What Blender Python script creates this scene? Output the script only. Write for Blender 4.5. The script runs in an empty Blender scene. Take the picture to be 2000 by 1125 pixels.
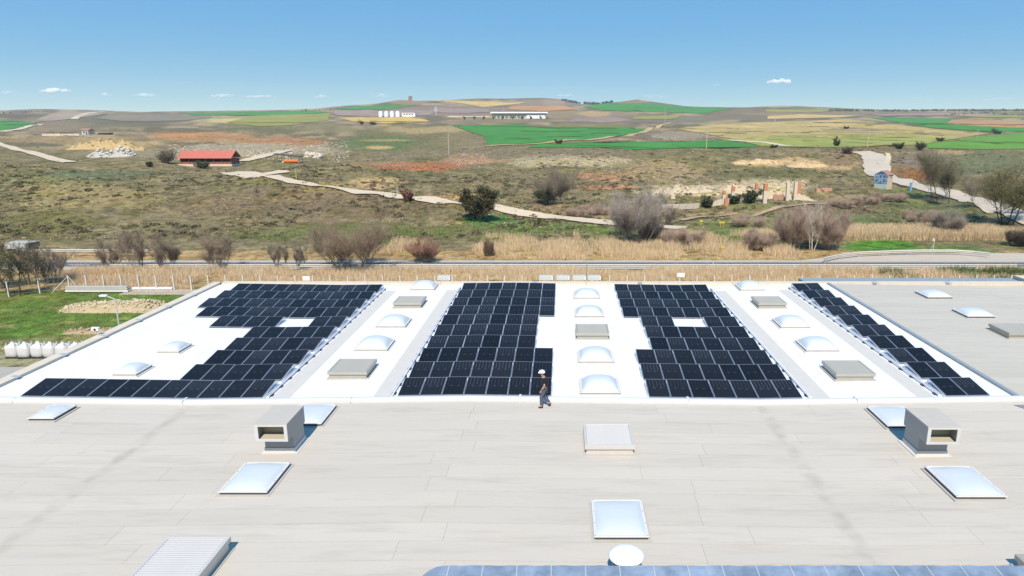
import bpy, bmesh, math, random
import numpy as np
from mathutils import Vector, Matrix
random.seed(7); rng = np.random.default_rng(7)
SC = bpy.context.scene; COL = SC.collection
# ---------------------------------------------------------------- camera
F = 1333.0; CX = 1098.0; CY = 562.5; YH = 243.0; ROOF = 6.5; HC = ROOF + 12.85
TH = math.atan((CY - YH) / F); CT, ST = math.cos(TH), math.sin(TH)
cam_d = bpy.data.cameras.new('camera'); cam = bpy.data.objects.new('camera', cam_d); COL.objects.link(cam)
cam.location = (0, 0, HC); cam.rotation_euler = (math.pi/2 - TH, 0, 0)
cam_d.sensor_width = 36; cam_d.lens = 36 * F / 2000; cam_d.shift_x = -(CX - 1000) / 2000
cam_d.clip_start = 0.5; cam_d.clip_end = 60000
SC.camera = cam
# ---------------------------------------------------------------- light
SUN_EL = math.radians(49); SUN_AZ = math.radians(1.5)      # sun stands behind the camera
w = bpy.data.worlds.new('World'); SC.world = w; w.use_nodes = True
nt = w.node_tree; nt.nodes.clear()
sky = nt.nodes.new('ShaderNodeTexSky'); sky.sky_type = 'NISHITA'; sky.sun_disc = False
sky.sun_elevation = SUN_EL; sky.sun_rotation = math.pi + SUN_AZ
sky.altitude = 700; sky.air_density = 0.6; sky.dust_density = 0.0; sky.ozone_density = 1.2
bg = nt.nodes.new('ShaderNodeBackground'); bg.inputs[1].default_value = 0.068
wo = nt.nodes.new('ShaderNodeOutputWorld')
sp = nt.nodes.new('ShaderNodeSeparateColor'); nt.links.new(sky.outputs[0], sp.inputs[0])      # even out the brightness of the whole sky a little
pw = nt.nodes.new('ShaderNodeMath'); pw.operation = 'POWER'; nt.links.new(sp.outputs[2], pw.inputs[0]); pw.inputs[1].default_value = -1.0
ml = nt.nodes.new('ShaderNodeMath'); ml.operation = 'MULTIPLY'; nt.links.new(pw.outputs[0], ml.inputs[0]); ml.inputs[1].default_value = 8.0 ** 1.0
vm = nt.nodes.new('ShaderNodeVectorMath'); vm.operation = 'SCALE'; nt.links.new(sky.outputs[0], vm.inputs[0]); nt.links.new(ml.outputs[0], vm.inputs['Scale'])
hs_ = nt.nodes.new('ShaderNodeHueSaturation'); hs_.inputs['Hue'].default_value = 0.485; hs_.inputs['Saturation'].default_value = 1.24; hs_.inputs['Value'].default_value = 1.06; nt.links.new(vm.outputs[0], hs_.inputs['Color'])
nt.links.new(hs_.outputs[0], bg.inputs[0]); nt.links.new(bg.outputs[0], wo.inputs[0])
sl = bpy.data.lights.new('sun', 'SUN'); sl.energy = 4.45; sl.angle = math.radians(0.53); sl.color = (1.0, 0.94, 0.85)
so = bpy.data.objects.new('sun', sl); COL.objects.link(so); so.location = (0, -40, 60)
sd = Vector((-math.sin(SUN_AZ) * math.cos(SUN_EL) * -1, math.cos(SUN_AZ) * math.cos(SUN_EL), -math.sin(SUN_EL)))
so.rotation_euler = sd.to_track_quat('-Z', 'Y').to_euler()
SC.view_settings.view_transform = 'Standard'; SC.view_settings.look = 'None'
SC.view_settings.exposure = 0.42; SC.view_settings.gamma = 1
SC.render.film_transparent = False
try:
    SC.cycles.volume_bounces = 12; SC.cycles.max_bounces = 12; SC.cycles.transparent_max_bounces = 16
except Exception: pass
# ---------------------------------------------------------------- helpers
def lin(c):
    c = c / 255.0
    return c / 12.92 if c <= 0.04045 else ((c + 0.055) / 1.055) ** 2.4
def C(r, g, b, k=1.5):                       # seen colour -> base colour under this light
    return tuple(min(0.84, lin(v) / k * q) for v, q in zip((r, g, b), (1.06, 1.0, 0.92))) + (1.0,)
def ray(px, py):
    u = (px - CX) / F; v = (py - CY) / F
    return (u, CT - v * ST, -ST - v * CT)
def P(px, py, z):
    d = ray(px, py); t = (z - HC) / d[2]
    return Vector((d[0] * t, d[1] * t, z))
def PY(px, py, Y):
    d = ray(px, py); t = Y / d[1]
    return Vector((d[0] * t, Y, HC + d[2] * t))
def pxm(Y, z): return F / (Y * CT + (HC - z) * ST)      # pixels for a metre at that place
def tag(o, label=None, cat=None, group=None, kind=None):
    if label: o['label'] = label
    if cat: o['category'] = cat
    if group: o['group'] = group
    if kind: o['kind'] = kind
    return o
def empty(name, loc=(0, 0, 0), rz=0):
    o = bpy.data.objects.new(name, None); COL.objects.link(o); o.location = loc; o.rotation_euler = (0, 0, rz)
    o.empty_display_size = 0.3
    return o
class MB:
    def __init__(s): s.v = []; s.f = []
    def face(s, pts):
        n = len(s.v); s.v += [tuple(p) for p in pts]; s.f.append(tuple(range(n, n + len(pts)))); return s
    def box(s, x0, x1, y0, y1, z0, z1, m=None):
        p = [(x0,y0,z0),(x1,y0,z0),(x1,y1,z0),(x0,y1,z0),(x0,y0,z1),(x1,y0,z1),(x1,y1,z1),(x0,y1,z1)]
        if m is not None: p = [tuple(m @ Vector(q)) for q in p]
        n = len(s.v); s.v += p
        s.f += [tuple(n + i for i in q) for q in ((0,3,2,1),(4,5,6,7),(0,1,5,4),(1,2,6,5),(2,3,7,6),(3,0,4,7))]
        return s
    def bar(s, a, b, r0, r1=None, n=6, cap=True):
        a, b = Vector(a), Vector(b); r1 = r0 if r1 is None else r1; d = b - a
        if d.length < 1e-6: return s
        d.normalize(); u = d.orthogonal().normalized(); v = d.cross(u); k = len(s.v)
        for c, r in ((a, r0), (b, r1)):
            for i in range(n):
                t = 2 * math.pi * i / n; s.v.append(tuple(c + u * (r * math.cos(t)) + v * (r * math.sin(t))))
        for i in range(n): s.f.append((k + i, k + (i + 1) % n, k + n + (i + 1) % n, k + n + i))
        if cap: s.f.append(tuple(k + i for i in reversed(range(n)))); s.f.append(tuple(k + n + i for i in range(n)))
        return s
    def lathe(s, prof, n=24, c=(0, 0, 0), sq=None):
        k = len(s.v); m = len(prof)
        for r, z in prof:
            for i in range(n):
                t = 2 * math.pi * i / n; s.v.append((c[0] + r * math.cos(t), c[1] + r * math.sin(t), c[2] + z))
        for j in range(m - 1):
            for i in range(n): s.f.append((k + j*n + i, k + j*n + (i+1) % n, k + (j+1)*n + (i+1) % n, k + (j+1)*n + i))
        s.f.append(tuple(k + i for i in reversed(range(n)))); s.f.append(tuple(k + (m-1)*n + i for i in range(n)))
        return s
    def prism(s, prof, x0, x1):              # profile (y,z) swept along x
        k = len(s.v); n = len(prof)
        s.v += [(x0, y, z) for y, z in prof] + [(x1, y, z) for y, z in prof]
        for i in range(n): s.f.append((k + i, k + (i+1) % n, k + n + (i+1) % n, k + n + i))
        s.f.append(tuple(k + i for i in reversed(range(n)))); s.f.append(tuple(k + n + i for i in range(n)))
        return s
    def mesh(s, name, smooth=False):
        me = bpy.data.meshes.new(name); me.from_pydata(s.v, [], s.f)
        bm = bmesh.new(); bm.from_mesh(me); bmesh.ops.recalc_face_normals(bm, faces=bm.faces); bm.to_mesh(me); bm.free()
        if smooth: me.shade_smooth()
        return me
    def build(s, name, mat, parent=None, loc=None, smooth=False, bevel=0):
        return link(s.mesh(name, smooth), name, mat, parent, loc, bevel)
def link(me, name, mat, parent=None, loc=None, bevel=0):
    o = bpy.data.objects.new(name, me); COL.objects.link(o)
    if mat is not None and not me.materials: me.materials.append(mat)
    if parent is not None: o.parent = parent
    if loc is not None: o.location = loc
    if bevel:
        b = o.modifiers.new('bevel', 'BEVEL'); b.width = bevel; b.segments = 2; b.limit_method = 'ANGLE'
    return o
def npmesh(name, V, faces, mat, cols=None, smooth=False, parent=None):
    """V (n,3), faces (m,3|4) numpy; cols (n,4) optional vertex colours 'tint'"""
    V = np.asarray(V, np.float32); faces = np.asarray(faces, np.int32)
    me = bpy.data.meshes.new(name); m, k = faces.shape
    me.vertices.add(len(V)); me.vertices.foreach_set('co', V.ravel())
    me.loops.add(m * k); me.loops.foreach_set('vertex_index', faces.ravel())
    me.polygons.add(m); me.polygons.foreach_set('loop_start', np.arange(0, m * k, k, dtype=np.int32))
    me.polygons.foreach_set('loop_total', np.full(m, k, np.int32))
    if smooth: me.polygons.foreach_set('use_smooth', np.ones(m, bool))
    me.update(calc_edges=True)
    if cols is not None:
        at = me.color_attributes.new('tint', 'FLOAT_COLOR', 'POINT')
        at.data.foreach_set('color', np.asarray(cols, np.float32).ravel())
    return link(me, name, mat, parent)
# ---------------------------------------------------------------- materials
_M = {}
def mat(name, col, rough=0.7, var=0.12, scale=3.0, bump=0.0, bscale=40.0, metal=0.0, spec=0.5, rnd=0.0, attr=False,
        stretch=None, coat=0.0, trans=0.0):
    if name in _M: return _M[name]
    m = bpy.data.materials.new(name); m.use_nodes = True; t = m.node_tree; N = t.nodes; L = t.links
    b = N['Principled BSDF']; b.inputs['Roughness'].default_value = rough; b.inputs['Metallic'].default_value = metal
    b.inputs['Specular IOR Level'].default_value = spec; b.inputs['Coat Weight'].default_value = coat
    tc = N.new('ShaderNodeTexCoord'); mp = N.new('ShaderNodeMapping'); L.new(tc.outputs['Object'], mp.inputs[0])
    if stretch: mp.inputs['Scale'].default_value = stretch
    no = N.new('ShaderNodeTexNoise'); no.inputs['Scale'].default_value = scale; no.inputs['Detail'].default_value = 6
    no.inputs['Roughness'].default_value = 0.65; L.new(mp.outputs[0], no.inputs['Vector'])
    mr = N.new('ShaderNodeMapRange'); mr.inputs['From Min'].default_value = 0.25; mr.inputs['From Max'].default_value = 0.75
    mr.inputs['To Min'].default_value = 1 - var; mr.inputs['To Max'].default_value = 1 + var; L.new(no.outputs[0], mr.inputs[0])
    mx = N.new('ShaderNodeMix'); mx.data_type = 'RGBA'; mx.blend_type = 'MULTIPLY'; mx.inputs[0].default_value = 1
    if attr:
        a = N.new('ShaderNodeVertexColor'); a.layer_name = 'tint'; L.new(a.outputs[0], mx.inputs[6])
    else: mx.inputs[6].default_value = col
    val = mr.outputs[0]
    if rnd:
        oi = N.new('ShaderNodeObjectInfo'); r2 = N.new('ShaderNodeMapRange'); r2.inputs['To Min'].default_value = 1 - rnd; r2.inputs['To Max'].default_value = 1 + rnd * 0.6
        L.new(oi.outputs['Random'], r2.inputs[0]); mm = N.new('ShaderNodeMath'); mm.operation = 'MULTIPLY'
        L.new(val, mm.inputs[0]); L.new(r2.outputs[0], mm.inputs[1]); val = mm.outputs[0]
    L.new(val, mx.inputs[7]); L.new(mx.outputs[2], b.inputs['Base Color'])
    if bump:
        n2 = N.new('ShaderNodeTexNoise'); n2.inputs['Scale'].default_value = bscale; n2.inputs['Detail'].default_value = 4
        L.new(mp.outputs[0], n2.inputs['Vector']); bu = N.new('ShaderNodeBump'); bu.inputs['Strength'].default_value = bump
        bu.inputs['Distance'].default_value = 0.05; L.new(n2.outputs[0], bu.inputs['Height']); L.new(bu.outputs[0], b.inputs['Normal'])
    if trans: b.inputs['Transmission Weight'].default_value = trans
    _M[name] = m; return m
def leafmat(name, col, var=0.25):
    """foliage / twig / grass material with the per-vertex tint"""
    m = mat(name, col, 0.8, var, 1.5, spec=0.2, attr=True); return m
# ---------------------------------------------------------------- terrain
YT = np.array([-80, 60, 105, 120, 135, 150, 165, 180, 200, 230, 260, 300, 340, 420, 520, 650, 850.])
LT = np.array([0, 0, 492, 462, 433, 406, 381, 359, 339, 328, 320, 306, 296, 280, 268, 256, 243.])
RT = np.array([0, 0, 492, 463, 442, 420, 401, 385, 367, 345, 325, 300, 290, 276, 264, 254, 243.])
SKX = [-900, 0, 120, 200, 320, 480, 640, 700, 760, 800, 830, 870, 940, 1000, 1060, 1100, 1130, 1180, 1210, 1235, 1262, 1330, 1430, 1500, 1640, 1720, 1850, 2000, 2900]
SKY_ = [214, 219, 214.5, 216, 220, 217, 213, 207, 202, 194, 195.5, 195, 192, 193, 191.5, 194, 203, 201, 197.5, 193.5, 198, 207, 209, 207, 212.5, 215, 215, 214, 212]
def sstep(x): x = np.clip(x, 0, 1); return x * x * (3 - 2 * x)
def hash2(i, j, k=0):
    h = np.sin(i * 127.1 + j * 311.7 + k * 74.7) * 43758.5453
    return h - np.floor(h)
def vnoise(x, y, k=0):
    i = np.floor(x); j = np.floor(y); fx = sstep(x - i); fy = sstep(y - j)
    return ((hash2(i, j, k) * (1-fx) + hash2(i+1, j, k) * fx) * (1-fy) + (hash2(i, j+1, k) * (1-fx) + hash2(i+1, j+1, k) * fx) * fy)
def fbm(x, y, k=0, o=4):
    return sum(vnoise(x * 2**q, y * 2**q, k + q) * 0.5**q for q in range(o)) / sum(0.5**q for q in range(o))
_w = [(0.061, 0.023, 0.3), (-0.034, 0.071, 1.7), (0.017, 0.049, 4.1), (0.093, -0.06, 2.2), (0.012, -0.017, 5.0)]
def zt(X, Y):
    X = np.asarray(X, float); Y = np.asarray(Y, float); Yc = np.maximum(Y, 60.0)
    s = CX + 1296 * X / Yc
    wr = sstep((s - 500) / 800)
    y = (1 - wr) * np.interp(Yc, YT, LT) + wr * np.interp(Yc, YT, RT)
    far = sstep((np.minimum(Yc, 2000) - 850) / 1150)
    y = np.where(Yc > 850, 243 + (np.interp(s, SKX, SKY_) - 243) * far, y)
    Ye = np.minimum(Yc, 2050)
    z = HC - Ye * np.tan(TH + np.arctan((y - CY) / F))
    z = np.where(Yc < 105, 0.0, z)
    n = sum(np.sin(a * X + b * Y + c) for a, b, c in _w) / 3.0
    m = sum(np.sin(a * 0.16 * X + b * 0.16 * Y + c * 2) for a, b, c in _w) / 3.0
    z = z + n * 0.28 * sstep((Yc - 112) / 60) + m * 2.2 * sstep((Yc - 300) / 400) * (Yc < 5000)
    r1 = (fbm(X / 20, Y / 20, 21, 3) - .5) * 4.8 * sstep((Yc - 122) / 35) * (1 - .85 * sstep((Yc - 225) / 80))
    r2 = (fbm(X / 60, Y / 75, 25, 2) - .5) * 7.0 * sstep((Yc - 150) / 90) * (1 - sstep((Yc - 650) / 300))
    calm = 1 - .85 * (1 - sstep((s - 150) / 250)) * sstep((Yc - 215) / 40)
    z = z + (r1 + r2) * calm
    return z - np.maximum(Yc - 2100, 0) * 0.05
_yc = np.concatenate([np.linspace(60, 320, 120), np.geomspace(322, 2400, 90)])
def TN(px, py):
    """points of the terrain seen at these pixels, arrays in, (n,3) out"""
    px = np.asarray(px, float).ravel(); py = np.asarray(py, float).ravel(); out = np.zeros((len(px), 3))
    for s in range(0, len(px), 1500):
        a, b = px[s:s+1500], py[s:s+1500]; u = (a - CX) / F; v = (b - CY) / F; dy = CT - v * ST; dz = -ST - v * CT
        Xs = _yc[None] * (u / dy)[:, None]; Ys = np.broadcast_to(_yc[None], Xs.shape); G = HC + _yc[None] * (dz / dy)[:, None] - zt(Xs, Ys)
        hit = G <= 0; i = np.where(hit.any(1), hit.argmax(1), len(_yc) - 1); lo = _yc[np.maximum(i - 1, 0)]; hi = _yc[i]
        for _ in range(9):
            m = (lo + hi) / 2; g = HC + m * dz / dy - zt(m * u / dy, m); up = g > 0; lo = np.where(up, m, lo); hi = np.where(up, hi, m)
        out[s:s+1500] = np.stack([hi * u / dy, hi, zt(hi * u / dy, hi)], -1)
    return out
def T(px, py):
    return Vector(TN([px], [py])[0])
def TG(px, py):
    """ground point for both the flat yard (nearer than 105 m) and the terrain beyond"""
    p = P(px, py, 0.0) if py > 492 else T(px, py)
    return p
NA = 760
aa = np.linspace(-1.25, 1.15, NA)
yy = np.concatenate([np.linspace(-70, 60, 16)[:-1], np.geomspace(60, 2600, 440)])
A, YY = np.meshgrid(aa, yy); XX = A * np.maximum(YY, 60)
ZZ = zt(XX, YY)
zc = YY * CT + (HC - ZZ) * ST; PX = CX + F * XX / np.maximum(zc, 1); PYY = CY + F * ((HC - ZZ) * CT - YY * ST) / np.maximum(zc, 1)
def col3(*c): return np.array(C(*c)[:3])
nb = fbm(XX / 9, YY / 9, 1); nm = fbm(XX / 28, YY / 40, 5); nf = fbm(XX / 2.4, YY / 2.4, 9, 3); nl = fbm(PX / 60, PYY / 9, 3)
tint = np.zeros(XX.shape + (3,))
def lay(mask, c):
    global tint
    tint = tint * (1 - mask[..., None]) + np.asarray(c)[None, None, :] * mask[..., None]
def soft(v, lo, hi): return sstep((v - lo) / (hi - lo))
tint[:] = col3(150, 138, 110)
lay(soft(nm, .45, .65) * .8, col3(136, 130, 92))                      # olive scrub
lay(soft(nb, .55, .72) * .7, col3(160, 143, 112))
lay(soft(nf, .52, .78) * .6, col3(96, 94, 66))
nv = fbm(XX / 5, YY / 5, 41); lay(soft(nv, .55, .75) * .6, col3(174, 160, 120)); lay(soft(1 - nv, .55, .75) * .5, col3(104, 106, 66))
# distances: plateau and plough land get purple brown and straw
lay(soft(YY, 330, 420) * .7, col3(150, 138, 118))
lay(soft(YY, 600, 900) * .85, col3(158, 143, 130))
lay(soft(YY, 600, 900) * soft(nl, .5, .7) * .6, col3(150, 150, 120))
n4 = fbm(PX / 34, PYY / 4, 57); lay(soft(YY, 320, 420) * soft(n4, .5, .66) * .7, col3(200, 182, 146)); lay(soft(YY, 320, 420) * soft(1 - n4, .5, .64) * .65, col3(116, 108, 90))
def ell(cx, cy, rx, ry, c, st=1.0, br=0.35, k=0, lim=(-1e9, 1e9)):
    m = (np.abs(PX - cx) < rx * 1.7) & (np.abs(PYY - cy) < ry * 1.7) & (YY > 62) & (YY > lim[0]) & (YY < lim[1])
    if not m.any(): return
    a, b = PX[m], PYY[m]; n = fbm(a / (rx * .35 + 4), b / (ry * .5 + 2), 11 + k, 4) - .5
    d = np.sqrt(((a - cx) / rx) ** 2 + ((b - cy) / ry) ** 2) + n * 2 * br
    q = (st * (1 - soft(d, .65, 1.15)))[:, None]; tint[m] = tint[m] * (1 - q) + col3(*c)[None] * q
# hillside on the left
ell(140, 385, 140, 40, (170, 155, 110), .75, .5, 1)
ell(600, 400, 300, 36, (140, 122, 98), .75, .5, 2)
ell(60, 440, 160, 30, (116, 116, 66), .7, .5, 3)
ell(100, 350, 170, 16, (128, 132, 96), .6, .5, 4)
ell(200, 340, 120, 7, (104, 128, 104), .6, .5, 5)
ell(640, 365, 60, 10, (176, 158, 100), .7, .5, 6)
ell(500, 350, 50, 12, (160, 152, 96), .6, .5, 7)
ell(735, 357, 55, 12, (212, 184, 138), .8, .6, 8)
ell(880, 387, 50, 12, (205, 165, 118), .7, .6, 9)
ell(560, 455, 330, 22, (128, 118, 90), .6, .5, 10)
ell(760, 452, 300, 12, (122, 136, 80), .4, .7, 11)
ell(1080, 445, 130, 14, (112, 146, 72), .75, .5, 12)
ell(960, 432, 60, 14, (84, 140, 66), .85, .4, 13)
ell(1100, 412, 160, 10, (168, 140, 110), .5, .6, 14)
ell(1560, 440, 240, 22, (122, 136, 84), .6, .5, 15)
ell(1720, 480, 80, 12, (92, 150, 52), .95, .3, 16)
ell(1830, 488, 110, 9, (104, 150, 66), .8, .4, 17)
ell(1760, 415, 190, 30, (110, 128, 84), .7, .5, 18)
ell(1640, 408, 130, 13, (138, 112, 96), .6, .5, 19)
ell(1760, 377, 60, 9, (116, 140, 78), .7, .4, 20)
ell(1400, 420, 70, 6, (198, 168, 136), .7, .5, 21)
ell(1330, 455, 240, 12, (130, 148, 84), .5, .6, 22)
ell(500, 500, 60, 7, (116, 156, 70), .6, .5, 23)
ell(60, 480, 90, 12, (200, 180, 140), .35, .7, 24)
# orange earth, spoil and rubble in the middle ground
ell(400, 268, 130, 9, (216, 160, 112), 0.65, .5, 30)
ell(560, 277, 110, 11, (210, 152, 108), 0.65, .5, 31)
ell(340, 264, 60, 5, (224, 158, 104), 0.58, .4, 32)
ell(820, 325, 90, 9, (206, 122, 84), 0.68, .5, 33)
ell(760, 322, 90, 6, (196, 150, 120), 0.50, .5, 34)
ell(920, 310, 60, 10, (214, 168, 142), 0.58, .6, 35)
ell(215, 284, 100, 12, (206, 180, 130), .7, .5, 36)
ell(130, 272, 130, 8, (196, 168, 130), .6, .6, 37)
ell(500, 293, 180, 13, (190, 178, 158), .9, .6, 38)
ell(250, 300, 110, 9, (176, 164, 142), .7, .7, 138)
ell(480, 300, 40, 7, (206, 190, 164), .8, .4, 39)
ell(1130, 315, 120, 12, (206, 190, 158), .85, .7, 40)
ell(1200, 345, 70, 10, (206, 156, 122), .75, .6, 41)
ell(1290, 335, 85, 24, (186, 164, 128), .85, .35, 42)
ell(1180, 366, 70, 5, (208, 150, 112), .8, .4, 43)
ell(1350, 373, 115, 12, (222, 204, 174), .95, .45, 44)
ell(1495, 363, 105, 14, (220, 202, 170), .95, .5, 45)
ell(1490, 318, 55, 7, (226, 196, 150), .95, .4, 46)
ell(1560, 316, 45, 9, (222, 190, 146), .9, .4, 47)
ell(1620, 325, 60, 8, (218, 186, 144), .7, .6, 48)
ell(1420, 400, 130, 8, (140, 148, 96), .7, .4, 49)
ell(1500, 340, 130, 12, (118, 120, 84), .6, .5, 50)
ell(1780, 330, 45, 22, (150, 110, 78), .7, .5, 51)
ell(1795, 343, 35, 10, (176, 116, 66), .7, .4, 52)
ell(1800, 312, 60, 14, (142, 132, 122), .8, .6, 53)
ell(1860, 298, 40, 5, (214, 186, 148), .7, .5, 54)
ell(1930, 320, 100, 24, (124, 132, 102), .85, .4, 55)
ell(1700, 300, 60, 18, (140, 118, 92), .6, .5, 56)
ell(1640, 312, 40, 16, (150, 130, 104), .8, .4, 57)
# the low hill in front of the green field and its strips
ell(800, 270, 130, 26, (138, 132, 98), .85, .35, 60)
ell(830, 254, 80, 7, (204, 182, 138), .7, .6, 61)
ell(740, 280, 80, 16, (104, 134, 84), .7, .5, 62)
ell(740, 288, 30, 4, (222, 186, 132), .9, .3, 63)
ell(750, 274, 55, 2.5, (196, 170, 128), .8, .3, 64)
ell(900, 275, 50, 16, (160, 146, 118), .6, .6, 65)
ell(640, 250, 60, 9, (150, 142, 108), .7, .4, 66)
ell(510, 250, 90, 12, (134, 130, 100), .7, .4, 67)
ell(180, 235, 220, 16, (132, 126, 104), .9, .35, 68)
ell(260, 232, 90, 10, (120, 116, 92), .8, .4, 69)
ell(90, 245, 90, 14, (162, 146, 128), .8, .4, 70)
ell(20, 226, 60, 5, (118, 108, 88), .9, .4, 71)
ell(530, 234, 110, 9, (196, 180, 112), .9, .3, 72)
ell(450, 236, 70, 5, (226, 208, 150), .9, .4, 73)
ell(570, 226, 80, 4, (212, 182, 108), .8, .3, 74)
ell(880, 215, 170, 10, (158, 140, 132), .9, .25, 75)
ell(800, 200, 40, 5, (176, 146, 124), .9, .3, 76)
ell(1060, 202, 80, 9, (166, 150, 136), .9, .3, 77)
ell(1080, 200, 25, 7, (190, 172, 156), .6, .5, 78)
ell(1230, 197, 30, 5, (168, 142, 108), .9, .3, 79)
ell(1150, 225, 120, 9, (164, 148, 124), .9, .3, 80)
ell(1165, 222, 35, 6, (208, 178, 140), .8, .5, 81)
ell(1300, 232, 120, 8, (146, 136, 124), .9, .3, 82)
ell(1500, 225, 130, 13, (140, 130, 112), .9, .3, 83)
ell(1570, 222, 120, 4, (196, 176, 140), .6, .6, 84)
ell(1320, 266, 90, 13, (142, 128, 118), .9, .3, 85)
ell(1330, 264, 70, 9, (196, 184, 168), .5, .8, 86)
ell(1650, 222, 200, 6, (150, 136, 122), .7, .4, 87)
ell(1830, 222, 260, 4, (150, 140, 120), .8, .4, 88)
ell(960, 236, 120, 6, (158, 144, 116), .8, .4, 89)
ell(1150, 245, 90, 6, (150, 144, 104), .8, .4, 90)
ell(1000, 300, 300, 10, (152, 140, 122), .6, .5, 91)
# yard, verge and road edge (flat ground close by)
near = (YY < 106)
lay(near * 1.0, col3(196, 168, 124))
lay(near * soft(nb, .5, .7) * .7, col3(176, 150, 108))
yard = near * (YY < 79.5) * (XX < -20)
lay(yard, col3(118, 142, 66)); lay(yard * soft(nm, .4, .65), col3(104, 144, 64)); lay(yard * soft(nb, .45, .7) * .7, col3(136, 142, 78))
lay(yard * soft(fbm(XX / 5, YY / 1.5, 31), .62, .72) * .6, col3(190, 172, 130))
lay(yard * soft(YY * -1, -56, -54.0), col3(176, 170, 158))
lay(near * (YY < 60) * (XX > -28) * 1.0, col3(150, 146, 138))
lay(near * soft(XX, 50, 62) * (YY > 60) * soft(nb, .4, .6), col3(118, 138, 78))
cols = np.concatenate([tint, np.ones(XX.shape + (1,))], -1).reshape(-1, 4)
ny = len(yy); idx = np.arange(ny * NA).reshape(ny, NA)
fc = np.stack([idx[:-1, :-1], idx[:-1, 1:], idx[1:, 1:], idx[1:, :-1]], -1).reshape(-1, 4)
M_terr = mat('terrain_soil_and_grass', (1, 1, 1, 1), 0.95, 0.3, 1.3, 0.9, 2.2, spec=0.1, attr=True)
def mottle(m, layers):
    t = m.node_tree; N = t.nodes; L = t.links; b = N['Principled BSDF']; src = b.inputs['Base Color'].links[0].from_socket; geo = N.new('ShaderNodeNewGeometry')
    for col, sc, lo, hi, amt in layers:
        mp = N.new('ShaderNodeMapping'); mp.inputs['Scale'].default_value = (sc, sc * .8, sc); mp.inputs['Location'].default_value = (sc * 31, col[0] * 50, 0); L.new(geo.outputs['Position'], mp.inputs[0])
        no = N.new('ShaderNodeTexNoise'); no.inputs['Scale'].default_value = 1; no.inputs['Detail'].default_value = 5; no.inputs['Roughness'].default_value = .62; no.inputs['Distortion'].default_value = .4; L.new(mp.outputs[0], no.inputs[0])
        r = N.new('ShaderNodeMapRange'); r.inputs['From Min'].default_value = lo; r.inputs['From Max'].default_value = hi; r.inputs['To Max'].default_value = amt; L.new(no.outputs[0], r.inputs[0])
        mi = N.new('ShaderNodeMix'); mi.data_type = 'RGBA'; mi.blend_type = 'MULTIPLY'; mi.inputs[7].default_value = col; L.new(r.outputs[0], mi.inputs[0]); L.new(src, mi.inputs[6]); src = mi.outputs[2]
    L.new(src, b.inputs['Base Color'])
mottle(M_terr, [((.9, .94, .7, 1), .16, .46, .62, .9), ((.62, .56, .54, 1), .42, .5, .6, .9), ((.46, .45, .38, 1), .95, .54, .63, .85), ((1.55, 1.45, 1.25, 1), .6, .53, .66, 1), ((.72, .7, .6, 1), 2.4, .5, .62, .7)])
tr = npmesh('terrain', np.stack([XX, YY, ZZ], -1).reshape(-1, 3), fc, M_terr, cols, True); tag(tr, 'rolling scrub and farm land behind the factory', 'terrain', kind='structure')

def sheet(name, poly, m, lift=None, step=0.8, n=26, wob=1.0, kind='structure', label=None, cat=None):
    """a sheet laid on the terrain inside a pixel outline (one span per row)"""
    ys = [p[1] for p in poly]; y0, y1 = min(ys) + .01, max(ys) - .01
    n = int(min(n, 8 + (max(q[0] for q in poly) - min(q[0] for q in poly)) / 18)); rows = max(4, int((y1 - y0) / step)); k = len(poly); PXL = []; PYL = []
    for r in range(rows + 1):
        y = y0 + (y1 - y0) * r / rows; xs = []
        for i in range(k):
            (xa, ya), (xb, yb) = poly[i], poly[(i + 1) % k]
            if (ya <= y < yb) or (yb <= y < ya): xs.append(xa + (xb - xa) * (y - ya) / (yb - ya))
        xl, xr = min(xs), max(xs)
        xl += (fbm(np.array(y / 3.0), np.array(1.3), 7) - .5) * 6 * wob; xr += (fbm(np.array(y / 3.0), np.array(8.3), 9) - .5) * 6 * wob
        PXL += [xl + (xr - xl) * c / n for c in range(n + 1)]; PYL += [y] * (n + 1)
    V = TN(PXL, PYL); V[:, 2] += (0.05 + V[:, 1] * 0.0004) if lift is None else lift
    f = [(r*(n+1)+c, r*(n+1)+c+1, (r+1)*(n+1)+c+1, (r+1)*(n+1)+c) for r in range(rows) for c in range(n)]
    f = [q for q in f if abs(V[q[0]][1] - V[q[3]][1]) < 0.06 * V[q[0]][1] + 2]
    o = npmesh(name, V, f, m, smooth=True); tag(o, label, cat, kind=kind); return o
def fieldmat(n, c, var=.12):
    new = n not in _M; m = mat(n, C(*c), 0.95, var, 0.05, 0.3, 1.0, spec=0.1, stretch=(1, .35, 1))
    if new: mottle(m, [((.8, .84, .76, 1), .02, .48, .62, .8), ((1.15, 1.1, 1.0, 1), .011, .5, .64, .9), ((.84, .86, .84, 1), .12, .5, .6, .6)])
    return m
G1 = fieldmat('young_wheat', (82, 150, 76)); G2 = fieldmat('young_wheat_pale', (112, 160, 74)); TA = fieldmat('straw_field', (214, 186, 128))
TB = fieldmat('stubble_field', (192, 174, 120)); RD = fieldmat('reddish_plough', (196, 152, 112)); YE = fieldmat('yellow_field', (220, 190, 112))
OL = fieldmat('olive_fallow', (160, 160, 90)); GY = fieldmat('grey_fallow', (146, 136, 118))
_nf = [0]
def field(poly, m, what):
    _nf[0] += 1; o = sheet('field', poly, m, label=what, cat='field'); o.location.z += .005 * _nf[0]
field([(881,245),(940,247),(1012,243),(1048,249),(1075,254),(1140,253),(1197,248),(1265,251.5),(1237,261),(1180,270),(1000,282.5),(952,284),(946,267)], G1, 'bright green wheat field in the middle of the view')
field([(1050,282),(1120,279),(1225,277.5),(1312,281),(1370,275),(1425,275),(1475,284),(1485,288),(1375,289),(1237,292.5),(1175,289),(1030,289)], G1, 'narrow green field below the stony knoll')
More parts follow.
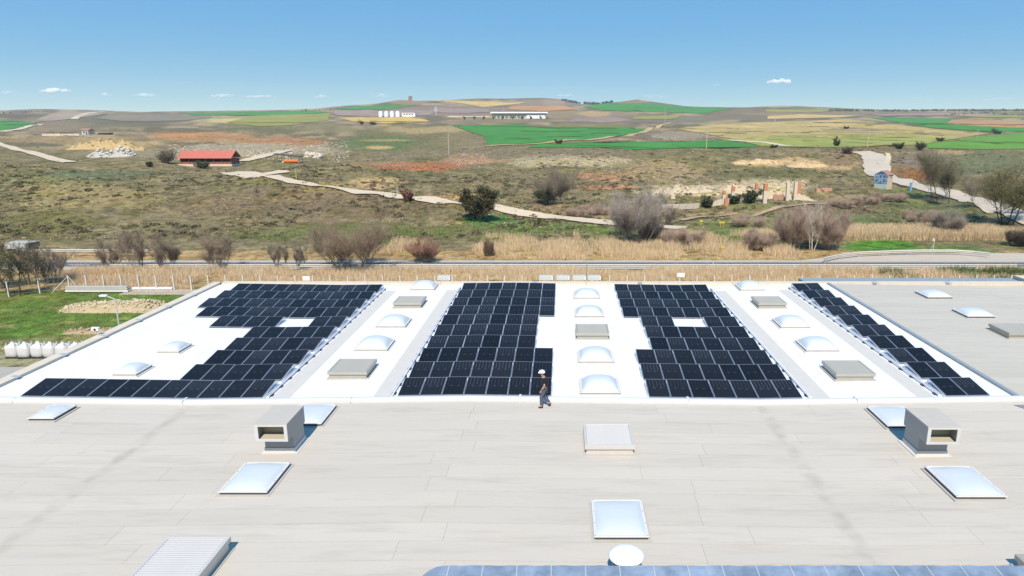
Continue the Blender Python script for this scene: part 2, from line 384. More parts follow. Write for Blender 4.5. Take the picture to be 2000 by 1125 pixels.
field([(1140,209),(1200,199),(1218,203),(1262,202),(1325,208.5),(1430,212),(1375,222.5),(1345,221),(1275,219),(1175,216)], G1, 'green field on the far flat-topped hill')
field([(655,211.5),(705,208),(760,205),(817,205),(762,214),(675,214)], G1, 'small green field below the tower hill')
field([(340,222),(500,219),(600,216.5),(650,220),(560,225),(380,226)], G1, 'long green field on the left skyline')
field([(500,226),(645,222),(640,236),(560,246),(500,247),(440,240)], OL, 'yellow green fallow field left of the tanks')
field([(0,236),(45,237),(75,241),(40,249),(0,257),(-80,262),(-120,240)], G1, 'green field at the left edge')
field([(1810,281),(1862,275),(1912,266),(2000,259),(2120,254),(2120,292),(1925,292.5),(1812,290)], G2, 'large bright green field on the right')
field([(1700,230),(1862,232),(1846,242),(2000,251),(2100,254),(2100,258),(1937,257.5),(1825,251),(1737,237)], G1, 'dark green field band on the right')
field([(1846,242),(1872,234),(1925,235),(2000,241),(2100,244),(2100,253.5),(2000,250.4),(1910,247)], RD, 'reddish ploughed field on the right')
field([(1320,252),(1420,241),(1500,239),(1660,233.5),(1737,243),(1820,252),(1900,259),(1935,261),(1900,266),(1850,274),(1800,283),(1640,289),(1490,287),(1430,272)], TB, 'wide stubble field on the right')
field([(1345,251),(1420,243),(1500,240),(1640,235.5),(1700,243),(1590,248),(1500,253),(1430,256)], TA, 'straw coloured strip in the stubble field')
field([(1500,266),(1620,262),(1800,262),(1870,264),(1700,272),(1600,276),(1500,272)], OL, 'green strip in the stubble field')
field([(1430,272),(1500,269),(1700,271),(1885,267),(1800,283),(1640,289),(1490,287)], fieldmat('green_stubble', (164,172,98)), 'greenish lower half of the stubble field')
field([(1590,260),(1700,258.5),(1850,262.5),(1830,264),(1700,261.5)], GY, 'second dark grassy bank in the stubble field')
field([(1595,253),(1650,249),(1810,256),(1800,258),(1660,254)], GY, 'dark grassy bank across the stubble field')
field([(1500,227),(1560,224),(1680,226.5),(1640,230),(1500,233)], TA, 'pale strip on the right hillside')
field([(832,196),(870,195.5),(985,200),(1030,201),(995,205),(945,210),(905,203)], TA, 'straw field on the tower hill')
field([(660,230),(796,229),(830,234),(842,239),(750,242),(690,238)], YE, 'yellow field in front of the tanks')
field([(1500,214),(1640,215),(1600,220),(1490,219)], OL, 'olive field on the right hill crest')
field([(1690,223),(1850,221.5),(1990,223),(1900,226.5),(1720,227)], fieldmat('purple_plough', (168,148,142)), 'purple brown ploughed field below the pine wood')
field([(1850,226.5),(2000,224.5),(2100,225),(2100,231),(1930,230)], OL, 'olive field at the right edge below the wood')
field([(1120,233),(1200,229),(1235,236),(1180,241),(1110,240)], fieldmat('purple_plough', (168,148,142)), 'purple ploughed field left of the lattice pole')
field([(1000,208),(1100,207),(1130,214),(1060,218),(990,214)], RD, 'reddish brown field behind the warehouse')
field([(860,212),(950,213),(960,219),(900,222),(820,219)], fieldmat('purple_plough', (168,148,142)), 'purple ploughed slope below the straw field')
field([(100,222),(170,219),(210,222),(160,230),(110,236),(60,240)], fieldmat('pale_purple', (176,160,144)), 'pale fallow slope on the left ridge')
field([(215,222),(330,224),(420,229),(360,236),(250,238),(190,232)], GY, 'dark grazed slope on the left ridge')
field([(650,216),(800,214.5),(850,218),(840,226),(740,228),(655,226)], fieldmat('purple_plough', (168,148,142)), 'purple ploughed field behind the tanks')
field([(1235,228),(1330,226),(1322,233),(1240,234)], OL, 'olive field under the green hill')
# tracks and the two roads
M_track = mat('pale_gravel', C(226, 210, 186), 0.95, 0.12, 1.2, 0.4, 8, spec=0.1)
M_road2 = mat('pale_worn_asphalt', C(210, 198, 182), 0.9, 0.1, 0.5, 0.2, 12, spec=0.2)
def ribbon(name, pts, wid, m, label, lift=0.22, cat='track', sub=26):
    """pts = pixels (with optional width factor); wid in metres"""
    q = [TG(*p[:2]) for p in pts]; ws = [p[2] if len(p) > 2 else 1 for p in pts]
    L, R = [], []
    pl = []; wl = []
    for i in range(len(q) - 1):
        for j in range(sub): pl.append(q[i].lerp(q[i+1], j / sub)); wl.append(ws[i] + (ws[i+1] - ws[i]) * j / sub)
    pl.append(q[-1]); wl.append(ws[-1]); V = []
    for _ in range(30): pl = [pl[0]] + [(pl[i-1] + pl[i] * 2 + pl[i+1]) / 4 for i in range(1, len(pl)-1)] + [pl[-1]]
    for i, p in enumerate(pl):
        d = pl[min(i+1, len(pl)-1)] - pl[max(i-1, 0)]; d.z = 0; d.normalize(); nn = Vector((-d.y, d.x, 0))
        for k in range(5):
            s = p + nn * (wid * wl[i] * (k / 4 - .5) * (1 + .05 * math.sin(i * .37) + .04 * math.sin(i * .9 + 1)))
            V.append((s.x, s.y, float(zt(s.x, s.y)) + lift + s.y * .0004))
    f = [(r*5+c, r*5+c+1, r*5+c+6, r*5+c+5) for r in range(len(pl)-1) for c in range(4)]
    o = npmesh(name, V, f, m, smooth=True); tag(o, label, cat, kind='structure')
ribbon('track', [(448,341),(500,346),(560,354),(650,366),(760,382),(880,398),(1000,414),(1100,427),(1190,437),(1340,447)], 4.2, M_track, 'long pale gravel track crossing the scrub')
ribbon('track', [(430,338),(490,339),(540,341)], 8, M_track, 'gravel turning place at the head of the track')
ribbon('track', [(-60,270),(0,283),(60,298),(135,318)], 5, M_track, 'straight pale track at the far left')
ribbon('track', [(0,258),(40,253),(80,243)], 7, M_track, 'curving farm track beside the green field')
ribbon('track', [(145,233),(155,226),(175,221),(210,218)], 12, M_track, 'pale track climbing the left ridge')
ribbon('track', [(0,257),(90,262),(180,268)], 2, M_track, 'faint path left of the spoil heap')
ribbon('track', [(950,286),(1060,281),(1180,271),(1240,262),(1270,252),(1310,240)], 6, fieldmat('straw_edge', (200, 180, 136)), 'grassy field track between the two green fields')
ribbon('track', [(1425,274),(1480,278),(1570,287)], 4, M_track, 'pale track at the edge of the stubble field')
ribbon('track', [(1330,432),(1400,424),(1500,412),(1620,398),(1770,380)], 1.6, mat('brown_path', C(186, 160, 130), .95, .15, 1), 'narrow brown footpath below the ruins')
ribbon('track', [(470,316),(500,310),(530,302),(555,295)], 8, M_track, 'gravel yard beside the red roofed shed')
ribbon('road', [(1680,297),(1706,304),(1712,316),(1712,330),(1726,346),(1765,358),(1830,372),(1900,392),(1960,412),(2060,446)], 9.5, M_road2, 'pale worn road climbing past the small painted tower', cat='road')
ribbon('track', [(1733,300),(1736,310),(1730,325)], 1.8, mat('concrete_gutter', C(222, 206, 176), .9, .1, 1), 'concrete gutter beside the climbing road')
# ---------------------------------------------------------------- main road behind the factory
M_asph = mat('dark_asphalt', C(116, 115, 117), 0.9, 0.15, 0.6, 0.2, 20, spec=0.2)
M_shoulder = mat('pale_shoulder', C(206, 200, 190), 0.9, 0.12, 0.5)
M_white = mat('white_paint', (0.78, 0.78, 0.76, 1), 0.6, 0.06, 4)
M_galv = mat('galvanised_steel', C(216, 215, 208), 0.6, 0.1, 3, metal=0.1)
def flat(name, pts, z, m, label, cat='road'):
    o = MB().face([(x, y, z) for x, y in pts]).build(name, m); tag(o, label, cat, kind='structure'); return o
flat('road_shoulder', [(-170,91.6),(170,91.6),(170,97.9),(-170,97.9)], 0.02, M_shoulder, 'pale gravel shoulder of the main road', 'shoulder')
flat('main_road', [(-170,93.0),(170,93.0),(170,96.9),(-170,96.9)], 0.026, M_asph, 'two lane asphalt road behind the factory')
for y in (93.2, 96.55): flat('road_edge_line', [(-170,y),(170,y),(170,y+.14),(-170,y+.14)], 0.032, M_white, 'white edge line on the main road', 'marking')
b = MB()
for k in range(-24, 25): b.face([(k*7,94.7,.032),(k*7+3,94.7,.032),(k*7+3,94.85,.032),(k*7,94.85,.032)])
tag(b.build('road_centre_line', M_white), 'dashed white centre line on the main road', 'marking', kind='structure')
flat('slip_road', [(34,97.4),(42,101.6),(56,103.6),(120,104.2),(120,97.4)], 0.03, M_road2, 'pale slip road joining the main road at the right')
wprof = [(0,-.155),(-.04,-.14),(-.08,-.09),(-.08,-.06),(-.02,-.03),(-.02,.03),(-.08,.06),(-.08,.09),(-.04,.14),(0,.155)]
def guardrail(pts, zbeam, label, post=3.35, sc=1.45):
    root = empty('guardrail', (pts[0][0], pts[0][1], 0)); tag(root, label, 'guardrail')
    o = Vector(root.location); v = []; n = len(wprof)
    for x, y in pts: v += [(x - o.x, y + a * sc - o.y, zbeam + c * sc) for a, c in wprof]
    f = [(i*n+k, i*n+k+1, (i+1)*n+k+1, (i+1)*n+k) for i in range(len(pts)-1) for k in range(n-1)]
    m = MB(); m.v = v; m.f = f; be = m.build('beam', M_galv, root); so_ = be.modifiers.new('t', 'SOLIDIFY'); so_.thickness = 0.012
    me = MB().box(-.05,.05,0.02,.12,0,zbeam+.12).mesh('post'); me.materials.append(M_galv)
    dist = 0; nxt = .5
    for (x0, y0), (x1, y1) in zip(pts[:-1], pts[1:]):
        L = math.hypot(x1-x0, y1-y0)
        while nxt <= dist + L:
            t = (nxt - dist) / L; link(me, 'post', None, root, (x0+(x1-x0)*t-o.x, y0+(y1-y0)*t-o.y, 0)); nxt += post
        dist += L
    return root
guardrail([(x, 91.3) for x in range(-62, 63, 4)], .58, 'long steel guardrail along the near edge of the main road')
guardrail([(x, 101.0) for x in range(-82, -58, 4)], .9, 'steel guardrail by the white truck box on the far road edge', 4)
guardrail([P(px, py, .5).xy.to_tuple() for px, py in ((1608,507),(1640,500),(1680,495.5),(1740,493),(1800,491.5),(1860,491.5),(1900,494),(1932,497.5))], .6, 'curved steel guardrail around the slip road', 4)
# ---------------------------------------------------------------- factory building
bl = empty('factory_building', (0, 40, 0)); tag(bl, 'low factory with white and grey flat roofs carrying the solar panels', 'building')
BO = Vector((0, 40, 0))
def bp(m, name, mt, **k):
    m.v = [(x, y - 40, z) for x, y, z in m.v]; return m.build(name, mt, bl, **k)
VX = [-31.3, -17.6, -4.5, 9.4, 22.9, 36.4, 50]; VZ = [.2, 0, .2, 0, .2, 0, .2]
def zr(x): 
    return ROOF + float(np.interp(x, VX, VZ)) - .1
def roofmat(name, col, valley):
    m = mat(name, col, 0.85, 0.04, 0.35, 0.15, 30, spec=0.2, rnd=0.035, stretch=(.35, 1, 1))
    t = m.node_tree; N = t.nodes; L = t.links; b = N['Principled BSDF']; src = b.inputs['Base Color'].links[0].from_socket
    geo = N.new('ShaderNodeNewGeometry'); sx = N.new('ShaderNodeSeparateXYZ'); L.new(geo.outputs['Position'], sx.inputs[0])
    # streaky weathering along the sheets
    mp = N.new('ShaderNodeMapping'); mp.inputs['Scale'].default_value = (.3, 2.2, 1); L.new(geo.outputs['Position'], mp.inputs[0])
    no = N.new('ShaderNodeTexNoise'); no.inputs['Scale'].default_value = 1; no.inputs['Detail'].default_value = 7; no.inputs['Roughness'].default_value = .7; L.new(mp.outputs[0], no.inputs[0])
    r = N.new('ShaderNodeMapRange'); r.inputs['From Min'].default_value = .5; r.inputs['From Max'].default_value = .78; r.inputs['To Max'].default_value = .4; L.new(no.outputs[0], r.inputs[0])
    # dirt left where water stands in the two valleys
    tot = r.outputs[0]
    n2 = N.new('ShaderNodeTexNoise'); n2.inputs['Scale'].default_value = 1.6; n2.inputs['Detail'].default_value = 6; L.new(geo.outputs['Position'], n2.inputs[0])
    for vx in valley:
        s = N.new('ShaderNodeMath'); s.operation = 'SUBTRACT'; L.new(sx.outputs[0], s.inputs[0]); s.inputs[1].default_value = vx
        a = N.new('ShaderNodeMath'); a.operation = 'ABSOLUTE'; L.new(s.outputs[0], a.inputs[0])
        r2 = N.new('ShaderNodeMapRange'); r2.inputs['From Min'].default_value = .1; r2.inputs['From Max'].default_value = .42; r2.inputs['To Min'].default_value = 1; r2.inputs['To Max'].default_value = 0; L.new(a.outputs[0], r2.inputs[0])
        r3 = N.new('ShaderNodeMapRange'); r3.inputs['From Min'].default_value = .36; r3.inputs['From Max'].default_value = .66; r3.inputs['To Max'].default_value = .5; L.new(n2.outputs[0], r3.inputs[0])
        mu = N.new('ShaderNodeMath'); mu.operation = 'MULTIPLY'; L.new(r2.outputs[0], mu.inputs[0]); L.new(r3.outputs[0], mu.inputs[1])
        mx = N.new('ShaderNodeMath'); mx.operation = 'MAXIMUM'; L.new(tot, mx.inputs[0]); L.new(mu.outputs[0], mx.inputs[1]); tot = mx.outputs[0]
    mi = N.new('ShaderNodeMix'); mi.data_type = 'RGBA'; mi.inputs[7].default_value = C(172, 167, 158); L.new(tot, mi.inputs[0]); L.new(src, mi.inputs[6]); L.new(mi.outputs[2], b.inputs['Base Color'])
    return m
M_grey = roofmat('grey_roof_membrane', C(221, 214, 204), (-17.6, 9.4))
M_grey2 = roofmat('grey_roof_membrane_side', C(212, 208, 199), ())
M_wroof = mat('white_roof_membrane', (0.70, 0.69, 0.675, 1), 0.6, 0.05, 0.5, 0.05, 5, spec=0.25)
M_strip = mat('grey_walkway_strip', C(224, 222, 218), 0.85, 0.05, 2)
M_cream = mat('cream_coping', C(232, 222, 206), 0.8, 0.07, 1.5)
M_wall = mat('cream_wall', C(220, 212, 198), 0.85, 0.06, 0.5)
M_alu = mat('aluminium', (0.62, 0.63, 0.65, 1), 0.4, 0.05, 3, metal=0.6)
M_cop = mat('white_coping', C(238, 240, 241), 0.4, 0.04, 0.7)
M_bluegrey = mat('blue_grey_flashing', C(172, 184, 192), 0.5, 0.08, 1.2, metal=.2)
def deck(x0, x1, y0, y1, dz, name, mt, thick=.3):
    xs = sorted([x0, x1] + [v for v in VX if x0 < v < x1]); m = MB(); n = len(xs)
    m.v = [(x, y0, zr(x)+dz) for x in xs] + [(x, y1, zr(x)+dz) for x in xs] + [(x, y0, zr(x)+dz-thick) for x in xs] + [(x, y1, zr(x)+dz-thick) for x in xs]
    for i in range(n-1):
        m.f += [(i, i+1, n+i+1, n+i), (2*n+i, 3*n+i, 3*n+i+1, 2*n+i+1), (i, 2*n+i, 2*n+i+1, i+1), (n+i, n+i+1, 3*n+i+1, 3*n+i)]
    m.f += [(0, n, 3*n, 2*n), (n-1, 3*n-1, 4*n-1, 2*n-1)]
    return bp(m, name, mt)
deck(-28.1, 21.75, 30.25, 54.6, 0, 'white_roof', M_wroof)
for i, (a, b_) in enumerate(((-14.1,-13.2),(-9.15,-8.3),(12.15,13.0),(17.2,18.05))): deck(a, b_, 30.7, 52.8, .006, 'walkway_strip', M_strip, .004)
deck(22.0, 60, 30.25, 54.6, -.012, 'side_roof_deck', mat('seam_mastic', C(198, 194, 188)))
deck(-60, 60, 2, 30.1, -.012, 'front_roof_deck', mat('seam_mastic', C(198, 194, 188), .9, .15, 1))
# membrane sheets, lapped course over course
def sheets(x0, x1, y0, y1, mt, jit, joint, lo, hi):
    y = y1; row = 0
    while y > y0 + .3:
        d = 1.0; cuts = [x0]; x = joint + (random.uniform(-.6, .6) if row % 2 else random.uniform(.2, 1.2)); left = x
        while left > x0 + 2: cuts.append(left); left -= random.uniform(lo, hi)
        right = x + random.uniform(lo, hi)
        while right < x1 - 2: cuts.append(right); right += random.uniform(lo, hi)
        cuts = sorted(cuts + [x1])
        for a, b_ in zip(cuts[:-1], cuts[1:]):
            xs = sorted(set([a + .003, b_ - .003] + [v for v in VX if a < v < b_] + list(np.linspace(a+.003, b_-.003, 5)))); n = len(xs)
            m = MB(); yb, yf = y, max(y - d + .018, y0); w = [random.uniform(-.012, .012) for _ in xs]
            zf = .006
            m.v = [(q, yf + e, zr(q) + zf) for q, e in zip(xs, w)] + [(q, yb, zr(q) + .005) for q in xs] + [(q, yf + e, zr(q) - .02) for q, e in zip(xs, w)] + [(q, yb, zr(q) - .02) for q in xs]
            for i in range(n-1): m.f += [(i, i+1, n+i+1, n+i), (i, 2*n+i, 2*n+i+1, i+1)]
            m.f += [(0, n, 3*n, 2*n), (n-1, 3*n-1, 2*n-1+n*0 + 0, 2*n-1)] if False else [(0, n, 3*n, 2*n), (2*n-1, n-1, 3*n-1, 4*n-1)]
            bp(m, 'membrane_sheet', mt)
        y -= d; row += 1
sheets(-36, 34, 13.5, 30.05, M_grey, 0, -4.6, 7, 11)
sheets(22.15, 46, 30.4, 54.4, M_grey2, 0, 33, 9, 14)
# copings and parapets
cp = [(30.12,-.1),(30.12,.1),(30.2,.17),(30.35,.2),(30.52,.17),(30.6,.1),(30.6,-.1)]
xs = [-60, -50, -42, -34.4, -26, -18, -10, -2, 6, 14, 22, 30, 40, 60]
for a, b_ in zip(xs[:-1], xs[1:]):
    m = MB(); bl_ = []
    cuts = sorted([a + .008, b_ - .008] + [v for v in VX if a < v < b_]); n = len(cp)
    for x in cuts: m.v += [(x, y, zr(x) + z) for y, z in cp]
    for i in range(len(cuts)-1):
        for k in range(n): m.f.append((i*n+k, i*n+(k+1) % n, (i+1)*n+(k+1) % n, (i+1)*n+k))
    m.f += [tuple(range(n)), tuple(range((len(cuts)-1)*n, len(cuts)*n))]
    bp(m, 'coping', M_cop)
for a in (-18, -2, 6, 14): bp(MB().box(a-.05, a+.05, 30.1, 30.62, zr(a)-.05, zr(a)+.215), 'coping_joint', M_cop)
for a, b_ in zip(range(31, 55, 4), range(35, 59, 4)): bp(MB().box(-28.75, -28.13, a+.01, min(b_, 55)-.01, ROOF-.6, ROOF+.2), 'side_coping', M_cream)
for y in (33, 36.5, 40, 43.5, 47, 50.5): bp(MB().box(-28.35, -28.0, y, y+.25, ROOF+.19, ROOF+.24), 'coping_clip', M_alu)
for a, b_ in zip(range(-28, 60, 6), range(-22, 66, 6)): bp(MB().box(a+.01, b_-.01, 54.62, 55.2, ROOF-.6, ROOF+.2), 'rear_coping', M_cream)
for x in (-2.4, 6.2, 25.5, 31.5, 38): bp(MB().box(x, x+.35, 54.5, 54.9, ROOF+.18, ROOF+.25), 'coping_clip', M_alu)
bp(MB().prism([(30.6,-.05),(54.6,-.05),(54.6,.12),(30.6,.12)], 0, .14), 'dummy', M_bluegrey) if False else None
m = MB(); m.box(21.76, 21.98, 30.62, 54.6, ROOF-.1, ROOF+.2); bp(m, 'ridge_flashing', M_bluegrey)
bp(MB().box(20.3, 38.5, 55.6, 57.2, ROOF-1, ROOF+.02), 'rear_gutter', M_bluegrey)
bp(MB().box(38.6, 60, 55.25, 57.0, ROOF-1, ROOF+.3), 'rear_wall_cap', M_cream)
bp(MB().box(-28.6, 59.9, 30.4, 55.1, 0, ROOF-.45), 'wall', M_wall)
bp(MB().box(-59.9, 59.9, 2.1, 30.3, 0, ROOF-.45), 'front_wall', M_wall)
bp(MB().face([(21.4,29.2,zr(21.4)+.03),(22.5,29.2,zr(22.5)+.03),(22.3,29.75,zr(22.3)+.03),(21.1,29.75,zr(21.1)+.03)]), 'repair_patch', mat('repair_patch', C(150, 150, 158), .8))
# ---------------------------------------------------------------- solar panels
PW, PL, PITCH, TILT, RP, Y0 = 1.038, 1.755, 1.061, math.radians(8.1), 2.35, 30.78
def cellmat():
    m = bpy.data.materials.new('solar_cells'); m.use_nodes = True; t = m.node_tree; N = t.nodes; L = t.links; b = N['Principled BSDF']
    b.inputs['Roughness'].default_value = .2; b.inputs['Specular IOR Level'].default_value = .05
    tc = N.new('ShaderNodeTexCoord'); sx = N.new('ShaderNodeSeparateXYZ'); L.new(tc.outputs['Object'], sx.inputs[0])
    def M(op, a, b2=None):
        n = N.new('ShaderNodeMath'); n.operation = op
        for i, q in enumerate((a, b2)):
            if q is None: continue
            if isinstance(q, (int, float)): n.inputs[i].default_value = q
            else: L.new(q, n.inputs[i])
        return n.outputs[0]
    X, Y = sx.outputs[0], sx.outputs[1]
    fx = M('ABSOLUTE', M('SUBTRACT', M('FRACT', M('MULTIPLY', X, 6 / PW)), .5))     # .5 at cell edges
    fy = M('ABSOLUTE', M('SUBTRACT', M('FRACT', M('MULTIPLY', Y, 20 / PL)), .5))
    lx = M('GREATER_THAN', fx, .468); ly = M('GREATER_THAN', fy, .46)
    cy = M('ABSOLUTE', M('SUBTRACT', Y, PL / 2)); mid = M('LESS_THAN', cy, .013)
    dash = M('MULTIPLY', mid, M('GREATER_THAN', M('ABSOLUTE', M('SUBTRACT', M('FRACT', M('MULTIPLY', X, 3 / PW)), .5)), .3))
    oi = N.new('ShaderNodeObjectInfo')
    up = M('MULTIPLY', lx, M('GREATER_THAN', Y, PL * .56))  # busbar reflections painted into the colour as paler lines, upper half only
    amt = M('ADD', M('ADD', M('MULTIPLY', lx, .06), M('MULTIPLY', ly, .03)), M('ADD', M('MULTIPLY', dash, .5), M('MULTIPLY', up, M('MULTIPLY', oi.outputs['Random'], .45))))
    amt = M('MINIMUM', amt, 1.0)
    mi = N.new('ShaderNodeMix'); mi.data_type = 'RGBA'; mi.inputs[6].default_value = (.0105, .0115, .0145, 1); mi.inputs[7].default_value = (.22, .24, .28, 1)
    L.new(amt, mi.inputs[0]); hv = N.new('ShaderNodeHueSaturation'); L.new(mi.outputs[2], hv.inputs['Color']); L.new(M('ADD', .65, M('MULTIPLY', oi.outputs['Random'], .7)), hv.inputs['Value'])
    L.new(hv.outputs[0], b.inputs['Base Color']); return m
M_cell = cellmat(); M_frame = mat('panel_frame', (.34, .36, .4, 1), .45, .05, 5, metal=.4)
M_rack = mat('rack_aluminium', (.74, .75, .78, 1), .5, .05, 4, metal=.25)
fr = MB(); fw = .02
fr.box(0, PW, 0, fw, -.035, .003).box(0, PW, PL-fw, PL, -.035, .003).box(0, fw, fw, PL-fw, -.035, .003).box(PW-fw, PW, fw, PL-fw, -.035, .003)
me_fr = fr.mesh('frame'); me_fr.materials.append(M_frame)
me_gl = MB().box(fw, PW-fw, fw, PL-fw, -.03, 0).mesh('cell_glass'); me_gl.materials.append(M_cell)
ORD = ['first','second','third','fourth','fifth','sixth','seventh','eighth','ninth','tenth','eleventh']
def rowname(r): return 'front row' if r == 0 else ('back row' if r == 9 else ORD[r] + ' row from front')
groups = [('left array', -14.45 - 11 * PITCH, [list(range(11))] + [list(range(6, 11))] * 4 + [[3,4,5,6,9,10]] + [list(range(1, 11))] + [list(range(11))] * 3),
          ('centre array', -7.93, [list(range(7))] * 3 + [list(range(6))] * 3 + [list(range(7))] * 4),
          ('right array', 4.2, [list(range(7))] * 3 + [list(range(1, 7))] * 2 + [[1,2,5,6]] + [list(range(7))] * 4),
          ('narrow far right array', 18.52, [[0, 1]] * 10)]
for gname, gx, rows in groups:
    for r, cs in enumerate(rows):
        y = Y0 + RP * r
        for q, c in enumerate(cs):
            x = gx + c * PITCH; z0 = zr(x) + .1; z1 = zr(x + PW) + .1
            o = empty('solar_panel', (x, y, z0)); o.rotation_euler = (TILT + random.uniform(-.006, .006), -math.atan2(z1 - z0, PW), random.uniform(-.002, .002))
            tag(o, f'black solar panel, {ORD[q]} from left, {rowname(r)}, {gname}', 'solar panel', 'solar panels on the white roof')
            link(me_fr, 'frame', None, o); link(me_gl, 'cell_glass', None, o)
        segs = []; st = cs[0]; pv = cs[0]
        for c in cs[1:] + [99]:
            if c != pv + 1: segs.append((st, pv)); st = c
            pv = c
        for si, (a, b_) in enumerate(segs):
            xa, xb = gx + a * PITCH - .05, gx + (b_ + 1) * PITCH + .03
            rk = empty('panel_rack', (xa, y, zr(xa)))
            wh = '' if len(segs) == 1 else (', left part' if si == 0 else ', right part')
            tag(rk, f'white aluminium rack under the {rowname(r)} of the {gname}{wh}', 'rack', 'panel racks')
            O = Vector(rk.location); yb = PL * math.cos(TILT); zb = PL * math.sin(TILT)
            for nm, yo, zo in (('front_rail', .28, .28*math.tan(TILT) + .03), ('rear_rail', yb - .28, (yb-.28) * math.tan(TILT) + .03)):
                m = MB(); px_ = xa
                while px_ < xb - .01:
                    nx = min(px_ + PITCH, xb); 
                    m.bar((px_-O.x, yo, zr(px_)-O.z+zo), (nx-O.x, yo, zr(nx)-O.z+zo), .022, n=4, cap=True); px_ = nx
                m.build(nm, M_rack, rk)
            ns = max(2, int((xb - xa) / 2.1) + 1)
            for i in range(ns):
                x = xa + .02 + (xb - xa - .04) * i / (ns - 1); h = zr(x) - O.z
                m = MB(); t_ = .022
                m.box(x-O.x-.03, x-O.x+.03, -.1, yb+.1, h+.012, h+.05)
                m.bar((x-O.x, yb-.03, h+.03), (x-O.x, yb-.03, h+zb+.05), t_, n=4); m.bar((x-O.x, .06, h+.03), (x-O.x, .06, h+.08), t_, n=4)
                m.bar((x-O.x, .06, h+.07), (x-O.x, yb-.03, h+zb+.045), .016, n=4); m.bar((x-O.x, yb-.5, h+.04), (x-O.x, yb-.03, h+zb+.03), .014, n=4)
                m.build('support', M_rack, rk)
# cable trays beside the arrays
M_dark = mat('dark_rubber', (.03, .03, .035, 1), .8)
for x, what in ((-14.22, 'the left array'), (-8.2, 'the centre array'), (18.22, 'the narrow far right array'), (11.95, 'the right array')):
    ct = empty('cable_tray', (x, 30.9, zr(x))); tag(ct, 'slim white cable tray along the edge of ' + what, 'cable tray')
    MB().box(-.04, .04, 0, 22.6, .07, .1).box(-.04, -.03, 0, 22.6, .1, .13).box(.03, .04, 0, 22.6, .1, .13).build('tray', M_rack, ct)
    me = MB().box(-.1, .1, -.12, .12, .008, .069).mesh('foot'); me.materials.append(M_dark)
    for k in range(20): link(me, 'foot', None, ct, (0, .3 + k * 1.15, 0))
# ---------------------------------------------------------------- skylights and hatches
def domemat():
    m = mat('opal_dome', (.53, .55, .56, 1), .35, .02, 2, spec=.35)
    b = m.node_tree.nodes['Principled BSDF']; b.inputs['Subsurface Weight'].default_value = .0; b.inputs['Subsurface Scale'].default_value = .2; b.inputs['Subsurface Radius'].default_value = (.6, .8, 1)
    return m
M_dome = domemat(); M_curb = mat('white_curb', C(236, 236, 234), .6, .04, 2); M_curbg = mat('grey_curb', C(206, 204, 200), .8, .06, 2)
M_lid = mat('hatch_lid_metal', C(200, 197, 187), .42, .05, 2, metal=.25); M_lidw = mat('hatch_lid_pale', C(232, 228, 224), .4, .04, 2, metal=.15); M_slit = mat('dark_gap', (.05, .05, .055, 1), .7)
def dome(x, y, sx, sy, hgt, label, white=True):
    z = zr(x); o = empty('skylight', (x, y, z)); tag(o, label, 'skylight', 'dome skylights on the roofs')
    cm = M_curb if white else M_curbg; c = .13
    MB().box(-sx/2-.08, sx/2+.08, -sy/2-.08, sy/2+.08, -.05, .045).build('flange', cm, o)
    MB().box(-sx/2+.04, sx/2-.04, -sy/2+.04, sy/2-.04, .045, c).build('curb', M_slit if not white else M_curbg, o)
    m = MB()
    for a in ((-sx/2, sx/2, -sy/2, -sy/2+.09), (-sx/2, sx/2, sy/2-.09, sy/2), (-sx/2, -sx/2+.09, -sy/2+.09, sy/2-.09), (sx/2-.09, sx/2, -sy/2+.09, sy/2-.09)): m.box(*a, c, c+.05)
    rim = m.build('rim', M_curb, o, bevel=.01)
    me = MB().box(-.011, .011, -.011, .011, c + .051, c + .062).mesh('bolt'); me.materials.append(M_slit)
    for bx_ in (-1, 1):
        for by_ in (-1, -.33, .33, 1): link(me, 'bolt', None, rim, (bx_ * (sx/2 - .045), by_ * (sy/2 - .045), 0))
    n = 18; v = []; ax, ay = sx/2-.08, sy/2-.08
    for j in range(n+1):
        for i in range(n+1):
            u, w_ = i/n*2-1, j/n*2-1; h = max(0, (1 - abs(u)**2.6)) ** .62 * max(0, (1 - abs(w_)**2.6)) ** .62
            v.append((u*ax, w_*ay, c + .03 + hgt * h))
    f = [(j*(n+1)+i, j*(n+1)+i+1, (j+1)*(n+1)+i+1, (j+1)*(n+1)+i) for j in range(n) for i in range(n)]
    npmesh('dome', v, f, M_dome, smooth=True, parent=o)
    return o
